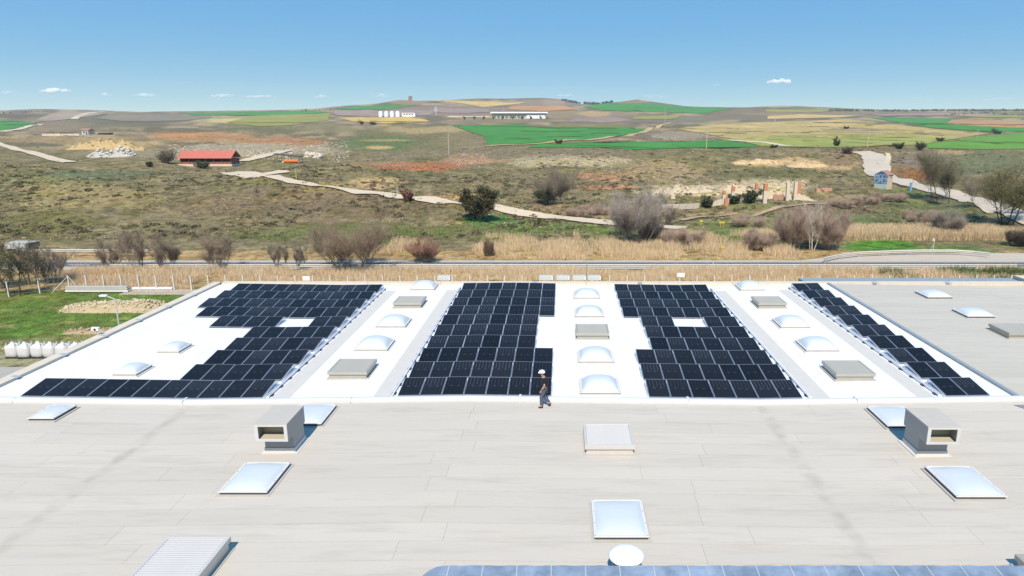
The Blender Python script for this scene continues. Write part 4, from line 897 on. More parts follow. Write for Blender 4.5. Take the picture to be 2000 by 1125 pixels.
bushes = [(1380,405,20,28,'round dark bush in front of the pale ruin wall'),(1466,396,26,36,'dark bush beside the tall ruin pillars'),(1432,398,18,26,'low dark bush between the ruin pillars'),(1634,286,19,15,'dark pointed bush beyond the climbing road'),(1796,293,16,22,'brown bush at the edge of the right green field'),(1755,291,13,22,'dark bush above the road cutting'),(730,244,9,18,'left of two olive bushes by the yellow field'),(706,243,9,14,'olive bush left of the yellow field'),(1091,281,8,16,'single brown bush on the edge of the green fields'),(795,394,24,24,'small reddish bush on the gravel track'),(395,329,14,30,'green bush at the left end of the red shed'),(325,318,26,46,'bare grey bush hiding the red shed corner'),(292,326,10,12,'small dark bush left of the red shed'),(1655,300,14,26,'grey bush left of the road bend'),(1948,262,11,22,'distant bush in the right field bank'),(1836,276,7,14,'small bush at the corner of the right green field'),(1510,289,6,14,'small bush by the field track'),(1652,252,5,11,'tiny bush on the stubble field bank')]
for i, (px, py, h, wd, lb) in enumerate(bushes):
    red = 'reddish' in lb; gy = 'grey' in lb
    tree('u', px, py, h, wd, 80+i, 'bush', lb, 'bush', stems=5, wood=DK if not red else RE, leaf=((150,112,92),(128,94,78)) if red else (((142,132,112),(124,116,98)) if gy else ((64,80,52),(82,92,60),(98,100,70))), nleaf=7, lsize=.3, levels=2, kids=5, lean=.9, r0=.04, base_w=.5, first=.05)
# scrub and grasses: nobody could count these
def clumps(name, n, region, cols, size, tri, m, label, flat=.38, dens=None, seed=1):
    """leafy cushions scattered over the pixels of a region"""
    R = np.random.default_rng(seed); (x0, x1, y0, y1) = region; pts = []
    a = R.uniform(0, 1, (n * 4, 4)); 
    Ys = np.interp(0, [0], [0]); pA, pB = T(x0, y1), T(x0, y0)
    y_near, y_far = min(T(x, y1).y for x in (x0, (x0+x1)/2, x1)), max(T(x, y0).y for x in (x0, (x0+x1)/2, x1))
    Y = y_near + (y_far - y_near) * a[:, 1]; sx0 = (x0 - CX) / 1296; sx1 = (x1 - CX) / 1296; X = Y * (sx0 + (sx1 - sx0) * a[:, 0])
    keep = fbm(X / 14, Y / 14, seed + 3) + .25 * fbm(X / 3, Y / 3, seed) > (.55 if dens is None else dens)
    X, Y = X[keep][:n], Y[keep][:n]; Z = zt(X, Y); N_ = len(X); s = size[0] + (size[1] - size[0]) * R.random(N_) ** 2.2
    k = tri; d = R.normal(0, 1, (N_, k, 3)); d[..., 2] = np.abs(d[..., 2]); d /= np.linalg.norm(d, axis=-1, keepdims=True)
    rr = R.uniform(.55, 1.05, (N_, k, 1)); c = d * rr * s[:, None, None] * np.array([1, 1, flat]); c += np.stack([X, Y, Z], -1)[:, None, :]
    u = R.normal(0, 1, (N_, k, 3)); u /= np.linalg.norm(u, axis=-1, keepdims=True); v = np.cross(u, d); v /= np.linalg.norm(v, axis=-1, keepdims=True) + 1e-6
    ls = (s[:, None, None] * R.uniform(.16, .36, (N_, k, 1)))
    V = np.stack([c - u*ls, c + u*ls*.6 + v*ls*.7, c + u*ls*.5 - v*ls*.8], 2).reshape(-1, 3)
    cc = np.array([C(*q)[:3] for q in cols]); ci = cc[R.integers(0, len(cc), N_)] * R.uniform(.8, 1.2, (N_, 1)); ct = ci[:, None, :] * R.uniform(.8, 1.2, (N_, k, 1))
    K = np.repeat(np.concatenate([ct, np.ones((N_, k, 1))], -1)[:, :, None, :], 3, 2).reshape(-1, 4)
    o = npmesh(name, V, np.arange(N_ * k * 3).reshape(-1, 3), m, K); tag(o, label, 'scrub', kind='stuff')
SCR = ((146,138,102),(130,128,88),(158,144,114),(122,120,80),(166,148,122))
clumps('scrub', 5200, (-80, 1200, 335, 468), SCR, (.2, .8), 22, M_leaf, 'low heath cushions covering the near hillside', dens=.6, seed=2)
clumps('scrub', 2600, (1000, 2080, 330, 470), SCR + ((108,122,76),), (.25, .9), 16, M_leaf, 'low heath cushions on the slope at the right', dens=.62, seed=5)
clumps('scrub', 2200, (-60, 2060, 262, 332), ((148,142,112),(134,132,100),(160,148,122)), (.35, 1.3), 12, M_leaf, 'scattered low bushes on the plateau', dens=.66, seed=8)
clumps('tussocks', 1500, (-80, 1250, 340, 468), ((112,102,80),(98,98,66),(124,106,90),(88,88,62)), (.35, 1.15), 34, M_leaf, 'darker heath tussocks dotted over the near hillside', dens=.58, seed=21, flat=.5)
clumps('tussocks', 700, (1050, 2050, 300, 440), ((112,104,80),(98,100,68),(120,106,90)), (.35, 1.2), 30, M_leaf, 'darker heath tussocks on the right hand slopes', dens=.6, seed=22, flat=.5)
clumps('stones', 1300, (-60, 1700, 290, 440), ((220,208,184),(204,190,164),(232,220,200)), (.12, .5), 7, M_leaf, 'pale stones and bare earth specks over the scrub', dens=.7, seed=23)
clumps('stones', 2000, (360, 700, 284, 314), ((214,204,188),(190,180,164),(230,220,204)), (.3, 1.3), 9, M_leaf, 'pale rubble strewn behind the red shed', dens=.5, seed=11)
clumps('stones', 700, (1260, 1580, 352, 388), ((228,214,190),(206,188,160),(150,138,118)), (.2, .8), 9, M_leaf, 'broken pale rock and earth around the ruins', dens=.5, seed=31)
clumps('stones', 500, (1060, 1220, 306, 326), ((226,214,190),(206,192,168)), (.2, .8), 9, M_leaf, 'pale stones on the rise below the green fields', dens=.5, seed=32)
clumps('stones', 420, (900, 960, 300, 325), ((222,184,160),(206,160,134),(232,206,186)), (.3, .9), 9, M_leaf, 'pinkish brick rubble near the utility pole', dens=.4, seed=12)
clumps('stones', 260, (1780, 1830, 295, 325), ((168,160,150),(140,132,124)), (.3, 1.0), 9, M_leaf, 'grey rock outcrop above the climbing road', dens=.4, seed=13)
def blades(name, n, rx, ry, h, cols, label, width=.05, seed=1, mask=None, m=None, cl=6.0, thr=.42, cat='grass', lean=.22):
    R = np.random.default_rng(seed); X = R.uniform(*rx, n); Y = R.uniform(*ry, n)
    f = fbm(X / cl, Y / (cl*.6), seed); keep = f > thr
    if mask is not None: keep &= mask(X, Y)
    X, Y, f = X[keep], Y[keep], f[keep]; N_ = len(X); Z = zt(X, Y)
    hh = R.uniform(h[0], h[1], N_) * (.25 + .75 * np.clip((f - thr) / .14, 0, 1)); a = R.uniform(0, np.pi, N_); b = np.stack([X, Y, Z - .03], -1)
    wv = np.stack([np.cos(a), np.sin(a), 0*a], -1) * (width * R.uniform(.6, 1.5, N_))[:, None]
    tp = b + np.stack([R.normal(0, lean, N_) * hh, R.normal(0, lean, N_) * hh, hh], -1)
    V = np.stack([b - wv, b + wv, tp + wv * .25, tp - wv * .25], 1).reshape(-1, 3)
    cc = np.array([C(*q)[:3] for q in cols]); ci = cc[R.integers(0, len(cc), N_)] * R.uniform(.8, 1.2, (N_, 1)); K = np.repeat(np.concatenate([ci, np.ones((N_, 1))], -1)[:, None, :], 4, 1).reshape(-1, 4)
    o = npmesh(name, V, np.arange(N_ * 4).reshape(-1, 4), m or M_leaf, K); tag(o, label, cat, kind='stuff')
REED = ((240,216,176),(230,204,162),(246,226,190),(220,192,150),(236,212,176))
blades('dry_reeds', 210000, (-75, 85), (98.2, 127), (.6, 1.5), REED, 'tall dry reeds and grass beyond the main road', .02, 3, lambda X, Y: ((X > -14) | (fbm(X/9, Y/9, 77) > .6)) & ~((X > 36) & (Y < 117)) & ((Y < 118) | (X < 62)) & (Y < 110 + 16*fbm(X/14, Y/40, 5) + 7*(X > 2)) & (fbm(X/5, Y/4, 15) > .4), cl=7)
blades('dry_reeds', 50000, (42, 80), (116.5, 127), (.9, 2.0), REED, 'tall dry reeds above the slip road', .022, 14, None, cl=6, thr=.3)
blades('dry_grass', 120000, (-66, 62), (79.8, 91), (.45, 1.15), ((244,222,186),(234,208,170),(250,230,198),(222,196,160)), 'dry grass strip between the fence and the road', .016, 4, cl=5, thr=.36)
blades('green_weeds', 9000, (-9, 12), (80.2, 83), (.25, .7), ((104,128,70),(122,140,80),(92,112,62)), 'green weeds along the rear fence', .05, 6, cl=3)
blades('green_weeds', 16000, (42, 68), (80.2, 90), (.4, 1.1), ((104,124,72),(88,106,62),(122,136,86)), 'green weeds below the slip road', .05, 7, cl=4)
blades('green_weeds', 30000, (-60, 60), (112, 134), (.25, .6), ((118,148,76),(104,136,66),(132,150,90)), 'green grass tufts at the foot of the hillside', .05, 9, cl=9, thr=.5)
blades('lawn_grass', 60000, (-70, -24), (56, 79), (.06, .16), ((130,146,82),(120,138,74),(144,150,92),(152,150,98)), 'short green grass in the factory yard', .025, 10, None, cl=4, thr=.25)
# ---------------------------------------------------------------- fence, yard and road furniture
M_post = mat('concrete_post', C(232, 230, 224), .8, .08, 2); M_wire = mat('fence_wire', (.42, .42, .42, 1), .5, metal=.5)
def fence(label, pts, sp=2.1, h=1.85, braces=()):
    root = empty('wire_fence', (pts[0][0], pts[0][1], 0)); tag(root, label, 'fence'); o = root.location
    me = MB().box(-.065, .065, -.065, .065, -.1, h).mesh('post'); me.materials.append(M_post)
    for (x0, y0), (x1, y1) in zip(pts[:-1], pts[1:]):
        L = math.hypot(x1-x0, y1-y0); n = max(1, round(L / sp))
        for i in range(n + 1): link(me, 'post', None, root, (x0+(x1-x0)*i/n-o.x, y0+(y1-y0)*i/n-o.y, 0))
        for z in (.3, 1.0, h-.08): MB().bar((x0-o.x, y0-o.y, z), (x1-o.x, y1-o.y, z), .008, n=3).build('wire', M_wire, root)
    for x, y, dx, dy in braces: MB().bar((x-o.x, y-o.y, h-.1), (x+dx-o.x, y+dy-o.y, 0), .035, n=5).build('brace', M_post, root)
c0 = P(137, 567, 0); l0 = P(18, 580, 0)
fence('rear wire fence with concrete posts behind the roofs', [(c0.x, c0.y), (62, c0.y)], braces=((c0.x, c0.y, -1.2, -1.4), (c0.x, c0.y, 1.2, 0), (P(1553,575,0).x, c0.y, 1.0, 0), (P(1935,575,0).x, c0.y, 1.1, 0)))
fence('short wire fence running left from the yard corner', [(c0.x, c0.y), (l0.x, l0.y), (l0.x - 12, l0.y - 1.2)], sp=2.6)
for i, (px, py) in enumerate(((598, 543.5), (1330, 537))):
    p = PY(px, py, c0.y - .15); o = empty('notice_board', (p.x, p.y, 0)); tag(o, ['blank white notice board on the fence, left one', 'blank white notice board on the fence, right one'][i], 'sign', 'white boards on the fence')
    MB().box(-.42, .42, -.03, 0, p.z-.25, p.z+.25).build('board', M_white, o); MB().box(-.02, .02, .001, .03, 0, p.z+.2).build('stake', M_galv, o)
# stacked pale beams by the yard corner
p0 = P(138, 567, 0); p1 = P(262, 567, 0); sx_ = p1.x - p0.x
o = empty('beam_stack', (p0.x, p0.y - 1.2, 0)); tag(o, 'stack of long pale metal beams at the yard corner', 'beam stack'); 
for k in range(4): MB().box(.2 + .1*(k % 2), sx_ - .1*(k % 2), 0, .5, .12 + k*.16, .26 + k*.16).build('beam', M_galv if k else M_white, o)
for x in (.6, sx_/2, sx_ - .6): MB().box(x-.08, x+.08, -.02, .52, 0, .12).build('bearer', M_slit, o)
p2 = P(266, 564, 0); o = empty('long_board', (p2.x, p2.y - .8, 0)); tag(o, 'long white board lying right of the beam stack', 'board')
MB().box(0, 4.8, 0, .3, .12, .34).build('plank', M_white, o); MB().box(.5, .7, 0, .3, 0, .12).box(4, 4.2, 0, .3, 0, .12).build('bearer', M_slit, o)
o = MB().box(p1.x - .5, -24, c0.y - 2.2, c0.y + .3, .001, .04).build('concrete_apron', mat('apron', C(206, 190, 172), .9, .1, .8)); tag(o, 'pale concrete apron beside the beam stack', 'pavement', kind='structure')
# yard light
q = P(243, 640, ROOF); q = PY(243, 640, 52.5)
lp = empty('yard_light', (-29.6, 43.2, 0)); p = PY(243, 636, 43.2); lp.location.x = p.x - .35; tag(lp, 'slim grey lamp post beside the left edge of the white roof', 'lamp post')
tp = PY(236, 584, 43.2)
MB().bar((0,0,0), (0,0,tp.z), .07, .04, 8).build('pole', M_galv, lp); MB().bar((0,0,tp.z-.02), (-.55,0,tp.z+.22), .028).build('arm', M_galv, lp); MB().box(-.95, -.5, -.12, .12, tp.z+.18, tp.z+.28).build('lamp_head', M_white, lp, bevel=.02)
cm = empty('security_camera', (-28.75, 39.9, ROOF - .1)); p = PY(172, 656, 40.3); cm.location = (-28.62, 40.3, ROOF + .2); tag(cm, 'white security camera on the left parapet', 'camera')
MB().bar((0,0,0), (-.12,0,.32), .025).build('bracket', M_galv, cm); MB().box(-.32, .08, -.12, .1, .3, .5).build('housing', M_white, cm, bevel=.02); MB().lathe([(.02,0),(.075,0),(.075,.03),(.02,.03)], 14).build('lens', M_slit, cm, loc=(-.1, -.125, .4)); cm.children[-1].rotation_euler = (math.pi/2, 0, 0)
# big bags
M_bag = mat('woven_white_sack', C(226, 228, 232), .75, .06, 3, .5, 14); M_bagd = mat('pallet_dark', (.05, .05, .055, 1), .9)
b0 = P(8, 701, 0); s = pxm(b0.y, 0); ORDB = ['leftmost', 'second from the left', 'third from the left', 'fourth from the left', 'fifth from the left', 'sixth from the left', 'seventh, nearest the parapet']
for i in range(7):
    R = random.Random(i); x = b0.x + .55 + i * 1.075; o = empty('bulk_bag', (x, b0.y + .5 + R.uniform(-.05,.05), 0), R.uniform(-.08,.08)); tag(o, f'white woven bulk bag in the yard row, {ORDB[i]}', 'bag', 'bulk bags beside the lot')
    MB().box(-.5,.5,-.5,.5,0,.03).box(-.5,-.4,-.5,.5,.03,.1).box(-.05,.05,-.5,.5,.03,.1).box(.4,.5,-.5,.5,.03,.1).box(-.5,.5,-.5,.5,.1,.13).build('pallet', M_bagd, o)
    prof = [(.46,.13),(.52,.2),(.54,.5),(.53,.85),(.5,1.05),(.4,1.16),(.22,1.22),(.12,1.3),(.14,1.36)]; m = MB(); n = 24; V = []
    for r, z in prof:
        for k in range(n):
            t = 2*math.pi*k/n; sq = 1 / (abs(math.cos(t))**5 + abs(math.sin(t))**5) ** .2 if z < 1.1 else 1; rr = r * sq * (1 + .03*math.sin(5*t + z*7 + i)) * (.97 if z > .2 else 1)
            V.append((min(.52, max(-.52, rr*math.cos(t))), rr*math.sin(t)*.98, z * (1 + .02*math.sin(3*t+i))))
    m.v = V; mm = len(prof)
    for j in range(mm-1):
        for k in range(n): m.f.append((j*n+k, j*n+(k+1)%n, (j+1)*n+(k+1)%n, (j+1)*n+k))
    m.f += [tuple(reversed(range(n))), tuple(range((mm-1)*n, mm*n))]; m.build('sack', M_bag, o, smooth=True)
    for sx in (-1, 1):
        for sy in (-1, 1): MB().bar((sx*.42, sy*.42, 1.0), (sx*.3, sy*.3, 1.34), .03, n=4).bar((sx*.3, sy*.3, 1.34), (sx*.45, sy*.2, 1.02), .03, n=4).build('lifting_loop', M_bag, o)
o = MB().face([(-75,30,.012),(-28.7,30,.012),(-28.7,52.9,.012),(-75,52.9,.012)]).build('car_park', mat('lot_asphalt', C(186, 182, 174), .9, .08, .8)); tag(o, 'pale asphalt lot left of the building', 'car park', kind='structure')
# heaps of earth in the yard
def heap(name, label, px0, px1, py, hgt, dep, col, seed, n=60, mcol=None, rocks=160, rsz=(.1,.4), T_=None, cat='heap'):
    a = TG(px0, py); b = TG(px1, py); w = b.x - a.x; root = empty(name, ((a.x+b.x)/2, a.y + dep/2, min(a.z, b.z))); tag(root, label, cat); o = root.location
    mt = mat(name + str(seed), C(*col), .95, .2, 1.5, .6, 4, spec=.1); V = []; k = 16
    def hz_(x, y):
        u = x / w * 2; v = y / dep * 2; e = np.maximum(0, 1 - v**2) ** .9 * np.maximum(0, 1 - np.abs(u)**3) ** .8 * np.clip(fbm((x+seed*9)/2.6, y/1.6, seed+40) * 2.6 - .65, 0, 1)
        return zt(x + o.x, y + o.y) - o.z - .06 + hgt * e * (.55 + .9 * (fbm((x+seed)/1.3, y, seed) - .1))
    vv, uu = np.meshgrid(np.arange(k+1)/k, np.arange(n+1)/n, indexing='ij'); gx = ((uu-.5)*w).ravel(); gy = ((vv-.5)*dep).ravel(); V = np.stack([gx, gy, hz_(gx, gy)], -1)
    f = [(j*(n+1)+i, j*(n+1)+i+1, (j+1)*(n+1)+i+1, (j+1)*(n+1)+i) for j in range(k) for i in range(n)]
    npmesh('mound', V, f, mt, smooth=True, parent=root)
    R = np.random.default_rng(seed); X = R.uniform(-.5,.5,rocks)*w*.98; Y = R.normal(0,.22,rocks)*dep; s = R.uniform(*rsz, rocks); VV = []; FF = []
    ico = [(0,0,1),(.9,0,.3),(.3,.85,.3),(-.7,.5,.3),(-.7,-.5,.3),(.3,-.85,.3),(0,0,-.6)]
    fi = [(0,1,2),(0,2,3),(0,3,4),(0,4,5),(0,5,1),(6,2,1),(6,3,2),(6,4,3),(6,5,4),(6,1,5)]
    Z = hz_(X, Y)
    for x, y, z, q in zip(X, Y, Z, s):
        if abs(y) > dep/2: continue
        kk = len(VV); z += q * .12; rot = R.uniform(0, 6.28); sc = R.uniform(.6,1.3,3)*q; VV += [(x + (c*math.cos(rot)-d*math.sin(rot))*sc[0], y + (c*math.sin(rot)+d*math.cos(rot))*sc[1], z + e_*sc[2]*.7) for c, d, e_ in ico]; FF += [(a_+kk, b_+kk, c_+kk) for a_, b_, c_ in fi]
    ob = npmesh('clods', VV, FF, mat(name + 'c' + str(seed), C(*(mcol or col)), .95, .3, 2.5, spec=.1), parent=root); ob['kind'] = 'stuff'
heap('earth_heap', 'long heap of pale earth on the yard grass', 100, 335, 612, 1.1, 3.6, (200,184,150), 3, rocks=1100, rsz=(.05,.2), mcol=(226,212,182))
heap('earth_heap', 'low brown earth strip behind the bulk bags', 110, 250, 654, .35, 2.0, (190,170,140), 4, rocks=160, rsz=(.06,.22))
heap('concrete_rubble', 'pile of pale grey concrete rubble left of the red shed', 168, 224, 308, 4.0, 6, (200,196,190), 5, n=30, rocks=190, rsz=(.4,1.3), mcol=(224,222,216))
heap('spoil_heap', 'long ochre spoil heap above the concrete rubble', 122, 314, 293, 5.0, 10, (202,178,132), 6, rocks=90, rsz=(.3,.9))
heap('spoil_heap', 'pale eroded bank above the ruin wall', 1270, 1400, 384, 2.2, 7, (214,198,170), 7, rocks=70, rsz=(.12,.5), mcol=(206,188,158))
heap('spoil_heap', 'pale eroded bank behind the tall ruin pillars', 1405, 1570, 376, 2.2, 7, (212,194,164), 8, rocks=80, rsz=(.12,.5), mcol=(204,184,152))
heap('spoil_heap', 'sandy cut bank, the right one below the fields', 1540, 1625, 327, 1.7, 6, (214,188,148), 9, rocks=40, rsz=(.15,.6))
heap('spoil_heap', 'sandy cut bank, the left one below the fields', 1435, 1530, 322, 1.5, 5, (216,192,152), 10, rocks=40, rsz=(.15,.6))
heap('concrete_rubble', 'scattered white slabs between the shed and the black canopy', 590, 640, 306, 1.6, 6, (200,192,180), 12, n=30, rocks=70, rsz=(.5,1.5), mcol=(228,220,208))
# poles
def pole(px, pyb, pyt, label, r=.12, col=(206,200,184), arm=True, Y=None, name='utility_pole', cat='pole'):
    g = TG(px, pyb) if Y is None else PY(px, pyb, Y)
    if Y is not None: g.z = float(zt(g.x, g.y))
    s = pxm(g.y, g.z); h = (pyb - pyt) / s * 1.01 if Y is None else PY(px, pyt, g.y).z - g.z
    o = empty(name, g); tag(o, label, cat); mt = mat('pole%d%d%d' % col, C(*col), .8)
    MB().bar((0,0,-.2), (0,0,h), r, r*.65, 6).build('shaft', mt, o)
    if arm: MB().box(-.9, .9, -.05, .05, h-.45, h-.33).build('crossarm', mt, o); 
    if arm:
        me = MB().lathe([(.03,0),(.06,.06),(.03,.18)], 6).mesh('insulator'); me.materials.append(M_slit)
        for x in (-.8, 0, .8): link(me, 'insulator', None, o, (x, 0, h-.33 if x else h))
    return o
pole(877, 304, 263, 'pale concrete utility pole on the orange earth', .16)
pole(1379.5, 291, 259, 'yellowish utility pole at the lower green field', .17, (214,212,150))
pole(1298.5, 247, 212, 'tall lattice pole before the far green hill', .3, (190,188,182))
pole(1694, 288, 250, 'utility pole beside the road bend', .18)
pole(1513, 252, 224, 'utility pole on the straw strip', .25, (200,196,186))
pole(880.5, 222, 204, 'thin distant pole near the smoke', .35, (190,186,186))
pole(983, 217, 204, 'thin distant pole above the white warehouse', .35, (190,186,186))
pole(1908, 270, 253, 'utility pole at the far right fields', .2, (196,196,190))
pole(653, 230, 212, 'distant pole on the ridge left of the tanks', .3, (120,112,104), False)
pole(579, 352, 330, 'short yellowish post above the track', .1, (214,200,140), False)
pole(1145.5, 545, 480, 'tall thin grey mast behind the metal boxes', .06, (176,176,170), False, Y=84, name='mast', cat='mast')
pole(776, 378, 365, 'small white marker post by the track', .1, (226,220,206), False, name='marker_post', cat='post')
for i, (px, pyb, pyt, lb) in enumerate(((838,512,500,'white kilometre post behind the red shrub road edge'),(824,518,513,'low white reflector post on the road near the red shrub'),(1379,512,498,'white roadside post in front of the yellow marker'),(1393,517,511,'low white reflector post at the right of the road'),(207,520,515,'white reflector post among the left bare shrubs'))):
    pole(px, pyb, pyt, lb, .07, (238,236,232), False, Y=(100 if i in (0, 2) else 92.2), name='marker_post', cat='post')
for i, (px, pyb, lb) in enumerate(((1410.5,493,'yellow marker post standing in green weeds'),(1369,440,'thin yellow marker post at the footpath'),(1407,443,'pair of yellow gas markers at the footpath'))):
    g = TG(px, pyb); o = empty('gas_marker', g); tag(o, lb, 'marker'); MY = mat('yellow_paint', C(236,208,60), .5)
    for k, dx in enumerate((0, .5)[:2 if i == 2 else 1]): MB().bar((dx,0,-.1), (dx,0,1.0), .05).build('stem', MY, o); MB().box(dx-.28, dx+.28, -.06, .06, .7, 1.05).build('plate', MY, o)
g = TG(1822, 492); o = empty('sign_post', g); tag(o, 'back of a road sign on a braced post inside the slip road', 'sign'); s = pxm(g.y, 0); h = 27 / s
MB().bar((0,0,0),(0,0,h),.06).build('post', M_galv, o); MB().bar((-.6,0,0),(-.02,0,h*.55),.04).build('brace', M_galv, o); MB().box(-.3,.1,-.03,.0,h*.78,h).build('plate', M_galv, o)
# blue post and street lamp by the climbing road
g = TG(1778, 373); s = pxm(g.y, g.z); o = empty('blue_post', g); tag(o, 'light blue painted post beside the climbing road', 'post'); MB().box(-.28,.28,-.2,.2,-.1,15/s).build('pillar', mat('light_blue', C(120,176,222), .6), o); MB().box(-.34,.34,-.25,.25,15/s,15/s+.15).build('cap', mat('light_blue', C(120,176,222)), o)
g = TG(1812.5, 381); s = pxm(g.y, g.z); o = empty('street_lamp', g); tag(o, 'globe street lamp beside the climbing road', 'street lamp'); h = 30 / s
MB().bar((0,0,-.1),(0,0,h),.07).build('pole', M_galv, o); MB().lathe([(.05,-.1),(.28,.05),(.36,.3),(.28,.52),(.05,.62)], 16, (0,0,h)).build('globe', M_white, o, smooth=True)
# ---------------------------------------------------------------- small painted tower
g = TG(1724, 367); s = pxm(g.y, g.z); hh = 26 / s; w2 = 19.5 / s
kt = empty('transformer_tower', (g.x, g.y, g.z)); tag(kt, 'small pink tower with tiled roof and blue graffiti on its left face', 'tower'); kt.rotation_euler = (0, 0, math.radians(42))
kt.location.z -= .3; hh += .3; W = w2 / 2 * 1.25
M_pink = mat('pink_render', C(232,208,184), .85, .06, .8); M_tile = mat('roof_tile', C(176,136,116), .85, .15, 2); M_gb = mat('graffiti_blue', C(56,96,150), .7); M_gl = mat('graffiti_pale', C(190,222,242), .7); M_gw = mat('wash_grey_blue', C(186,206,206), .8, .06, .8)
MB().box(-W, W, -W, W, 0, hh).build('wall', M_pink, kt)
e = W + .22; rh = 1.05
m = MB(); m.v = [(-W,-W,hh),(-W,W,hh),(-W,0,hh+rh-.08),(W,-W,hh),(W,W,hh),(W,0,hh+rh-.08)]; m.f = [(0,1,2),(3,5,4),(0,2,5,3),(1,4,5,2),(0,3,4,1)]; m.build('gable', M_pink, kt)
for sy in (-1, 1):
    m = MB(); m.v = [(-e+.2,sy*e,hh-.12),(e,sy*e,hh-.12),(e,0,hh+rh-.02),(-e+.2,0,hh+rh-.02),(-e+.2,sy*e,hh),(e,sy*e,hh),(e,0,hh+rh+.1),(-e+.2,0,hh+rh+.1)]; m.f = [(0,3,2,1),(4,5,6,7),(0,1,5,4),(1,2,6,5),(2,3,7,6),(3,0,4,7)]; m.build('roof_slope', M_tile, kt)
MB().box(-W-.03, W+.03, -W-.05, -W-.002, hh-.32, hh-.16).build('cornice', M_tile, kt)
MB().box(.35, .95, -W-.02, -W+.02, hh-1.0, hh-.6).build('window', M_slit, kt)
# graffiti face is the one turned left (local -x): SMOCO over OPER, blue outline on pale fill
MB().box(-W-.012, -W-.002, -W+.02, W-.02, .1, hh*.38).build('painted_base', M_gw, kt)
m = MB(); y_ = W - .02; m.v = [(-W-.014,-y_,hh*.38+.002),(-W-.014,y_,hh*.38+.002),(-W-.014,y_,hh),(-W-.014,0,hh+rh-.1),(-W-.014,-y_,hh)]; m.f = [(0,1,2,3,4)]; m.build('painted_panel', M_gb, kt)
def text(body, size, m, parent, loc, rot, name='lettering', ext=.004, off=0.0):
    cu = bpy.data.curves.new(name, 'FONT'); cu.body = body; cu.size = size; cu.align_x = 'CENTER'; cu.align_y = 'CENTER'; cu.extrude = ext; cu.offset = off
    t = bpy.data.objects.new('tmp', cu); COL.objects.link(t); dg = bpy.context.evaluated_depsgraph_get(); me = bpy.data.meshes.new_from_object(t.evaluated_get(dg)); bpy.data.objects.remove(t)
    o = link(me, name, None, parent, loc); me.materials.clear(); me.materials.append(m); o.rotation_euler = rot; return o
lr = (math.pi/2, 0, -math.pi/2)
for body, zf, sx in (('SMOCO', .86, .9), ('OPEZ', .57, 1.08)):
    o_ = text(body, 1.5, M_gl, kt, (-W-.018, 0, hh*zf), lr); o_.scale = (sx * W * .5, 1.3, 1)
# ---------------------------------------------------------------- ruins
M_brick = mat('orange_brick', C(212,144,110), .9, .15, 3); M_plas = mat('old_plaster', C(232,218,200), .85, .1, 1.5)
def pillar(px, pyb, pyt, wpx, label, parts):
    g = TG(px, pyb); s = pxm(g.y, g.z); h = (pyb - pyt) / s; w = wpx / s / 2; o = empty('ruin_pillar', g); tag(o, label, 'pillar', 'pillars of the ruin'); z = -.2
    for fr, c in parts:
        z1 = h * fr; m = MB().box(-w, w, -w, w, z, z1)
        R = random.Random(px + int(fr*10)); m.v = [(x + R.uniform(-.08,.08)*w, y + R.uniform(-.08,.08)*w, zz + (R.uniform(-.25,.1) if abs(zz-z1) < .01 and fr == 1 else 0)) for x, y, zz in m.v]
        m.build('plaster_shaft' if c == 'w' else 'brick_core', M_plas if c == 'w' else M_brick, o); z = z1 + .003
    return o
pillar(1413.5, 389, 372, 6, 'short brick pillar at the left end of the ruins', [(.5,'w'),(1,'b')])
pillar(1418, 401, 387, 7, 'brick stump in front of the short brick pillar', [(1,'b')])
pillar(1431, 390, 363, 6, 'plastered pillar with brick top, second in the ruins', [(.6,'w'),(1,'b')])
pillar(1477.5, 380, 358, 6, 'brick topped pillar behind the dark bush', [(.45,'w'),(1,'b')])
pillar(1493, 397, 358, 7, 'tallest white pillar with brick top', [(.62,'w'),(1,'b')])
pillar(1537, 392, 356, 6, 'slim white pillar of the ruined gateway, left one', [(1,'w')])
pillar(1552, 391, 355, 6, 'slim white pillar of the ruined gateway, right one', [(1,'w')])
pillar(1559, 380, 357, 7, 'brick pillar leaning on the ruined gateway', [(1,'b')])
def ruin_wall(px0, py0, px1, py1, hpx, label, mt, holes=()):
    a = TG(px0, py0); b = TG(px1, py1); s = pxm(a.y, a.z); h = hpx / s; o = empty('ruin_wall', a); tag(o, label, 'wall'); d = b - a; n = 6; R = random.Random(px0)
    for i in range(n):
        q0 = d * (i/n); q1 = d * ((i+1)/n - .004); hh_ = h * R.uniform(.75,1.05); t = .2; m = MB()
        m.v = [(q0.x,q0.y-t,q0.z-.3),(q1.x,q1.y-t,q1.z-.3),(q1.x,q1.y+t,q1.z-.3),(q0.x,q0.y+t,q0.z-.3),(q0.x,q0.y-t,q0.z+hh_),(q1.x,q1.y-t,q1.z+hh_*R.uniform(.92,1.05)),(q1.x,q1.y+t,q1.z+hh_),(q0.x,q0.y+t,q0.z+hh_)]
        m.f = [(0,3,2,1),(4,5,6,7),(0,1,5,4),(1,2,6,5),(2,3,7,6),(3,0,4,7)]; m.build('wall_panel', mt, o)
    return o
ruin_wall(1285, 408, 1366, 405, 10, 'long low plastered ruin wall, left stretch', M_plas)
ruin_wall(1390, 402, 1448, 394, 11, 'low plastered ruin wall behind the brick stump', M_plas)
ruin_wall(1510, 391, 1530, 390, 12, 'broken brick wall left of the ruined gateway', mat('pink_brick', C(220,170,142), .9, .15, 2))
ruin_wall(1594, 375, 1624, 373, 7, 'pinkish low wall right of the ruins', mat('pink_brick', C(220,170,142), .9, .15, 2))
g = TG(1314, 388); o = MB().box(-.5,.5,-.4,.4,-.2,1.1).box(-.3,.3,-.41,-.402,.2,.9).build('concrete_block', M_plas); o.location = g; tag(o, 'single white concrete block on the bank above the ruin wall', 'block')
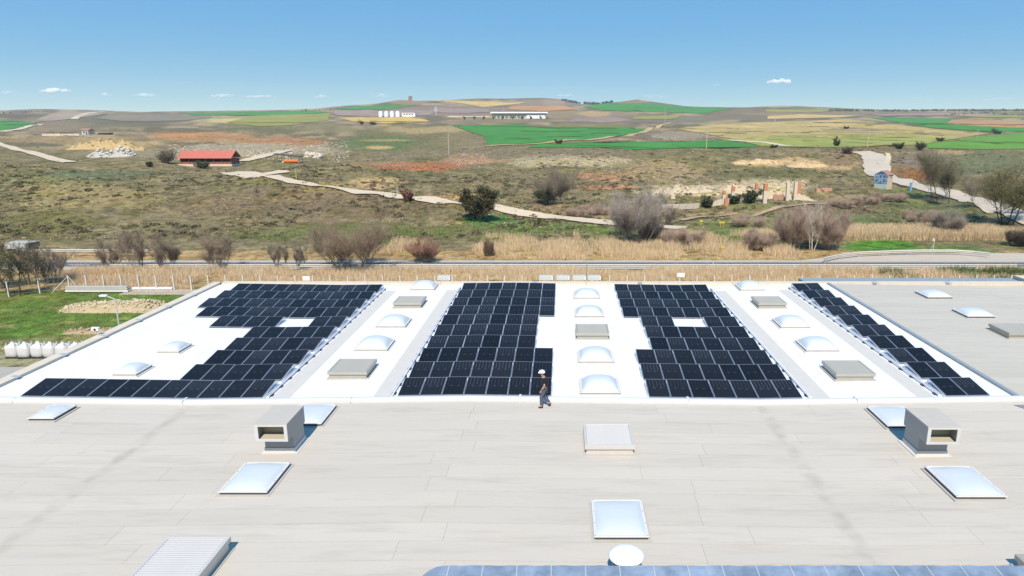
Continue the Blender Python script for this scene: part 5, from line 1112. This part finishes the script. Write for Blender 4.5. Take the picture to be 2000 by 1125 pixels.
# ---------------------------------------------------------------- red roofed shed and the black canopy
g0 = TG(352, 322); g1 = TG(452, 321); s = pxm(g0.y, g0.z); sh = empty('red_roofed_shed', g0); tag(sh, 'long open shed with red tiled roof', 'shed'); Lx = 100 / s; hs = 12.5 / s
M_red = mat('red_roof', C(206,118,102), .8, .08, .6); M_redd = mat('brown_boards', C(150,92,76), .85, .1, 1)
MB().box(-.5, Lx+.5, -.8, 7.5, -.5, .25).build('plinth', M_plas, sh)
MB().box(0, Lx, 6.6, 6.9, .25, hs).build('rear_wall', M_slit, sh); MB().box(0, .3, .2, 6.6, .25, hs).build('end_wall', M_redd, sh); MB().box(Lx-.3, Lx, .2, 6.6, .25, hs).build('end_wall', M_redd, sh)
MB().box(.3, Lx-.3, .25, .35, .25, .25 + hs*.34).build('parapet_boards', M_redd, sh)
me = MB().box(-.1,.1,.0,.2,.25,hs).mesh('post'); me.materials.append(M_redd)
for k in range(7): link(me, 'post', None, sh, (Lx*(.02 + .16*k), 0, 0))
n = 16; rp = 13 / s / math.sin(math.radians(22) + TH*0 + .06)
for k in range(n):
    x0 = -.6 + (Lx + 1.2) * k / n; x1 = -.6 + (Lx + 1.2) * (k+1) / n - .02
    m = MB(); m.v = [(x0,-.9,hs),(x1,-.9,hs),(x1,3.6,hs+2.7),(x0,3.6,hs+2.7),(x0,-.9,hs+.12),(x1,-.9,hs+.12),(x1,3.6,hs+2.82),(x0,3.6,hs+2.82)]; m.f = [(0,3,2,1),(4,5,6,7),(0,1,5,4),(1,2,6,5),(2,3,7,6),(3,0,4,7)]; m.build('roof_panel', M_red, sh)
m = MB(); m.v = [(-.6,3.62,hs+2.7),(Lx+.6,3.62,hs+2.7),(Lx+.6,7.6,hs+.1),(-.6,7.6,hs+.1),(-.6,3.62,hs+2.82),(Lx+.6,3.62,hs+2.82),(Lx+.6,7.6,hs+.22),(-.6,7.6,hs+.22)]; m.f = [(0,3,2,1),(4,5,6,7),(0,1,5,4),(1,2,6,5),(2,3,7,6),(3,0,4,7)]; m.build('rear_roof', M_red, sh)
g0 = TG(535, 317); s = pxm(g0.y, g0.z); o = empty('black_canopy', g0); tag(o, 'sloping black canopy on thin posts over the orange tank', 'canopy'); w = 52 / s; h = 15 / s
m = MB(); m.v = [(0,0,h),(w,0,h*.62),(w,3,h*.66),(0,3,h*1.05),(0,0,h+.25),(w,0,h*.62+.25),(w,3,h*.66+.25),(0,3,h*1.05+.25)]; m.f = [(0,3,2,1),(4,5,6,7),(0,1,5,4),(1,2,6,5),(2,3,7,6),(3,0,4,7)]; m.build('roof', M_slit, o)
for t in (.03, .3, .55, .97):
    for y in (.1, 2.8): MB().bar((w*t, y, -.2), (w*t, y, h*(1-.38*t)), .09, n=5).build('post', M_slit, o)
g0 = TG(571, 317.5); s = pxm(g0.y, g0.z); o = empty('orange_tank', g0); tag(o, 'bright orange tank under the black canopy', 'tank'); w = 28 / s; r = 3.2 / s
m = MB(); m.bar((-w/2, -1, r), (w/2, -1, r), r, n=14); m.build('barrel', mat('orange_paint', C(255,128,40), .5), o, smooth=False); MB().box(-w/2-.6, -w/2, -1.6, -.4, 0, r).box(w/2, w/2+.2, -1.3, -.7, 0, r).build('saddle', M_plas, o)
# far left farm buildings
g0 = TG(82, 265); s = pxm(g0.y, g0.z); o = empty('white_wall', g0); tag(o, 'long low whitewashed wall at the far left', 'wall'); w = 74 / s; h = 4 / s
for k in range(6): MB().box(w*k/6, w*(k+1)/6-.3, 0, .6, -1, h*(.8 + .2*((k*7)%3)/2)).build('wall_panel', M_plas, o)
g0 = TG(160, 263); s = pxm(g0.y, g0.z); o = empty('small_house', g0); tag(o, 'small grey house right of the whitewashed wall', 'house'); w = 13 / s; h = 8 / s
MB().box(0, w, 0, 8, -1, h).build('wall', mat('grey_render', C(206,208,206), .85), o); MB().prism([(-.5,h),(4,h+1.6),(8.5,h)], -.4, w+.4).build('roof', M_tile, o); MB().box(w*.25, w*.5, -.05, -.01, h*.35, h*.75).build('window', M_slit, o); MB().box(w*.65, w*.85, -.05, -.01, 0, h*.7).build('door', M_slit, o)
g0 = TG(183, 263); s = pxm(g0.y, g0.z); o = empty('dark_canopy', g0); tag(o, 'low dark canopy right of the small grey house', 'canopy'); w = 30 / s; h = 3.6 / s
MB().box(0, w, 0, 6, h-.3, h).build('roof', M_tile, o); MB().box(.2, w-.2, 5.2, 5.6, -1, h-.3).build('rear_wall', M_slit, o)
for t in (.02,.5,.98): MB().bar((w*t, .2, -1), (w*t, .2, h-.3), .15).build('post', M_slit, o)
# tanks, low plant, warehouse, tower on the hill
for i, px in enumerate((744, 755, 766, 777)):
    g0 = TG(px, 228); s = pxm(g0.y, g0.z); o = empty('storage_tank', g0); tag(o, ['leftmost of four white tanks on the far plain','second from the left of four white tanks','third from the left of four white tanks','rightmost of four white tanks on the far plain'][i], 'tank', 'four white tanks'); r = 4.3 / s; h = 9 / s
    MB().lathe([(r,-2),(r,h)], 20).build('shell', M_white, o, smooth=False); MB().lathe([(r*1.02,h+.01),(r*.6,h+1.2),(.1,h+1.6)], 20).build('roof', M_white, o, smooth=True)
g0 = TG(785, 227.5); s = pxm(g0.y, g0.z); o = empty('low_plant', g0); tag(o, 'low white plant building beside the tanks', 'building'); w = 26 / s; h = 6.5 / s
MB().box(0, w, 0, 12, -2, h).build('wall', M_white, o); MB().box(-.5, w+.5, -.5, 12.5, h, h+.8).build('roof', M_plas, o)
for k in range(4): MB().box(w*(.12+.2*k), w*(.24+.2*k), -.25, -.05, h*.45, h*.8).build('window', M_slit, o)
g0 = TG(960, 231.5); s = pxm(g0.y, g0.z); o = empty('white_warehouse', g0); tag(o, 'long white warehouse with a flat pale roof on the far plain', 'warehouse'); w = 106 / s; h = 10 / s
MB().box(0, w, 0, 30, -3, h).build('wall', mat('warehouse_wall', C(206,204,196), .8, .08, .02), o); MB().box(-1.5, w+4, -4, 32, h, h+2.2).build('roof', M_white, o); MB().box(w*.65, w*.985, -.8, -.05, 0, h*.7).build('white_bay', M_white, o)
for k in range(8): MB().box(w*(.03+.075*k), w*(.08+.075*k), -.5, -.05, h*.1, h*.6).build('door', mat('dull_green', C(120,136,116), .8), o)
for k in range(9):
    px = 908 + k * 18.5; tree('f', px, 233.5 if k < 4 else 232.8, 5.5, 6, 200+k, 'hedge_tree', f'small dark tree in the row before the warehouse, {["first","second","third","fourth","fifth","sixth","seventh","eighth","ninth"][k]} from the left', 'tree', stems=1, wood=DK, leaf=((84,92,70),(100,104,82)), nleaf=3, lsize=1.4, levels=2, kids=4, r0=.3, first=.1, twig=.1)
g0 = TG(908, 228.5); s = pxm(g0.y, g0.z); o = empty('estate_wall', g0); tag(o, 'long cream estate wall left of the warehouse', 'wall'); MB().box(-32/s, 48/s, -1, 0, -1, 2.0/s).build('wall', M_cream, o); MB().box(-32/s, 48/s, -1.2, .2, 2.0/s, 2.0/s+.5).build('cap', M_tile, o)
for px, lb in ((801.5, 'ruined watch tower on the hill top'),):
    Yt = 1990.; g0 = PY(px, 194.5, Yt); g0.z = float(zt(g0.x, g0.y)); s = pxm(g0.y, g0.z); o = empty('watch_tower', g0); tag(o, lb, 'tower'); w = 5 / s; h = 8 / s
    MB().box(-w/2, w/2, -w/2, w/2, -3, h*.75).build('shaft', mat('tower_stone', C(150,130,120), .9), o); MB().box(-w*.62, w*.62, -w*.62, w*.62, h*.752, h).build('crown', mat('tower_stone', C(150,130,120)), o); MB().box(-w*.8, -w*.5, -w*.4, w*.4, -3, h*.4).build('annex', mat('tower_stone', C(150,130,120)), o)
# white truck box behind the left trees
g0 = PY(14, 510, 102.5); s = pxm(102.5, 1); o = empty('box_trailer', (g0.x, 102.5, 0)); tag(o, 'white box trailer with dark rear doors behind the left trees', 'trailer'); w = 46 / s; h = 22 / s
MB().box(0, w, 0, 2.4, .9, h).build('cargo_box', mat('trailer_side', C(214, 218, 222), .6, .15, .8), o, bevel=.03); MB().box(w+.003, w+.06, .05, 2.35, .92, h-.05).build('rear_door', mat('dark_cab', C(86,88,90), .5), o); MB().box(0, w, .3, 2.1, .55, .9).build('chassis', M_slit, o)
MB().box(-.05, w+.1, -.06, 2.46, h, h+.06).build('roof', M_galv, o)
for x in (.9, w-1.9, w-.9):
    for y in (.1, 2.0): m = MB().bar((x, y, .45), (x, y+.3, .45), .45, n=18); m.build('wheel', M_dark, o)
# far woods on the skyline
def wood(label, pts, dens, hpx, seed, col):
    R = random.Random(seed); V = []; Fq = []; K = []
    for (xa, ya), (xb, yb) in zip(pts[:-1], pts[1:]):
        for k in range(int(abs(xb-xa) * dens)):
            t = R.random(); px = xa + (xb-xa)*t; py = ya + (yb-ya)*t + R.uniform(-.6,.6); g = T(px, py); s = pxm(g.y, g.z); h = hpx * R.uniform(.5,1.3) / s; w = h * R.uniform(.5,1.1); c = C(*col); f = R.uniform(.7,1.2)
            for q in range(14):
                p = g + Vector((R.gauss(0,.35)*w, R.gauss(0,.35)*w, h*R.uniform(.15,1))); u = Vector((R.uniform(-1,1),R.uniform(-1,1),R.uniform(-1,1))).normalized()*w*.35; v = u.orthogonal().normalized()*w*.33; kk = len(V); V += [p-u, p+v, p+u, p-v]; Fq.append((kk,kk+1,kk+2,kk+3)); K += [(c[0]*f, c[1]*f, c[2]*f, 1)]*4
    o = npmesh('far_wood', V, Fq, M_leaf, K); tag(o, label, 'wood', kind='stuff')
wood('dark pine wood on the far right skyline', [(1620,216.5),(1720,217.5),(1820,217),(1920,217),(2060,216)], .9, 3.0, 1, (88,104,86))
wood('scattered trees below the right skyline wood', [(1840,226),(1920,222),(2000,226),(2060,228)], .35, 3.2, 2, (92,110,84))
wood('dark blue pine wood between the far hills', [(1095,196),(1130,203),(1170,204),(1195,201)], 1.1, 3.5, 3, (78,98,104))
wood('row of trees along the left ridge', [(0,221),(60,219),(110,217)], .3, 2.0, 4, (110,100,84))
wood('single trees along the centre left ridge', [(560,217),(620,216),(650,214)], .08, 3.0, 5, (92,94,80))
# ---------------------------------------------------------------- clouds: real volumes far out
def cloud(px, py, wpx, hpx, label, seed, den):
    D = 9000.; d = Vector(ray(px, py)); c = Vector((0,0,HC)) + d * (D / d.y); s = F / D; w = wpx / s; h = hpx / s; R = random.Random(seed); bm = bmesh.new(); n = 9
    for k in range(n):
        t = (k + .5) / n - .5; r = h * R.uniform(.2,.6) * (1.1 - abs(t)*1.2); m = Matrix.Translation((t*w*.9, R.uniform(-.2,.2)*h, R.uniform(-.1,.3)*h*(1-abs(t)*1.5))) @ Matrix.Diagonal((max(1.1, w/h*.28), 1, .85, 1))
        bmesh.ops.create_icosphere(bm, subdivisions=2, radius=r, matrix=m)
    me = bpy.data.meshes.new('cloud'); bm.to_mesh(me); bm.free(); o = bpy.data.objects.new('cloud', me); COL.objects.link(o); o.location = c
    rm = o.modifiers.new('merge', 'REMESH'); rm.mode = 'VOXEL'; rm.voxel_size = h * .09
    ma = bpy.data.materials.new('cloud_vapour'); ma.use_nodes = True; t = ma.node_tree; t.nodes.clear(); out = t.nodes.new('ShaderNodeOutputMaterial'); vo = t.nodes.new('ShaderNodeVolumePrincipled'); vo.inputs['Color'].default_value = (1, 1, 1, 1); vo.inputs['Density'].default_value = 3.2 * den / h; vo.inputs['Anisotropy'].default_value = .2; t.links.new(vo.outputs[0], out.inputs['Volume']); me.materials.append(ma); ma.cycles.homogeneous_volume = True
    tag(o, label, 'cloud', 'small fair weather clouds')
for i, (px, py, wd, h, lb, de) in enumerate(((1522,160,52,17,'brightest small cloud high above the right hills',1.6),(107,178.5,66,13,'white cloud farthest left above the ridge',1.3),(435,187,48,11,'cloud above the left ridge, larger of a close pair',1.1),(508,189,72,8,'long flat cloud right of its larger neighbour',.8),(282,186,58,8,'flat faint cloud between the left clouds',.8),(205,186,26,8,'tiny cloud right of the leftmost cloud',.8),(628,190,30,9,'small cloud above the centre left ridge',.7),(745,188,40,9,'small cloud left of the tower hill',.6),(1105,187,42,9,'faint cloud above the far grey hill',.6),(1280,189,60,8,'faint cloud above the far green hill',.4),(1800,192,44,7,'faint cloud above the right plain',.4),(1950,193,60,7,'faint cloud at the right edge',.4),(15,181,40,8,'faint cloud at the left edge',.5),(1400,166,16,6,'tiny faint puff left of the brightest cloud',.4))):
    cloud(px, py, wd, h * .85, lb, 300+i, de * (1 if i < 2 else .6))
def smoke():
    g0 = TG(852, 225); s = pxm(g0.y, g0.z); o = empty('smoke_plume', g0); tag(o, 'thin white smoke plume left of the warehouse', 'smoke'); bm = bmesh.new()
    for x, z, r in ((0,1,1.3),(.3,3.5,1.7),(-.5,6.5,2.2),(-1.2,10,2.5),(-.4,13.5,2.4),(1.5,9,1.8)): bmesh.ops.create_icosphere(bm, subdivisions=2, radius=r*5/s*.25, matrix=Matrix.Translation((x/s, 0, z/s)))
    me = bpy.data.meshes.new('plume'); bm.to_mesh(me); bm.free(); b_ = link(me, 'plume', None, o); rm = b_.modifiers.new('m', 'REMESH'); rm.mode = 'VOXEL'; rm.voxel_size = .35/s*2
    ma = bpy.data.materials.new('smoke_vapour'); ma.use_nodes = True; t = ma.node_tree; t.nodes.clear(); out = t.nodes.new('ShaderNodeOutputMaterial'); vo = t.nodes.new('ShaderNodeVolumePrincipled'); vo.inputs['Color'].default_value = (1,1,1,1); vo.inputs['Density'].default_value = .10*s; t.links.new(vo.outputs[0], out.inputs['Volume']); me.materials.append(ma); ma.cycles.homogeneous_volume = True
smoke()

# ---------------------------------------------------------------- thin haze in the air
zmin = float(ZZ.min()) - 1.0
hz = MB().box(-3700, 3700, -120, 2700, zmin, 150).build('haze', None); tag(hz, 'thin pale haze in the air over the whole landscape', 'haze', kind='stuff')
ma = bpy.data.materials.new('haze_air'); ma.use_nodes = True; t = ma.node_tree; t.nodes.clear(); out = t.nodes.new('ShaderNodeOutputMaterial'); vo = t.nodes.new('ShaderNodeVolumePrincipled')
vo.inputs['Color'].default_value = (.82, .9, 1, 1); vo.inputs['Density'].default_value = .00008; vo.inputs['Anisotropy'].default_value = .0; t.links.new(vo.outputs[0], out.inputs['Volume']); hz.data.materials.append(ma); ma.cycles.homogeneous_volume = True
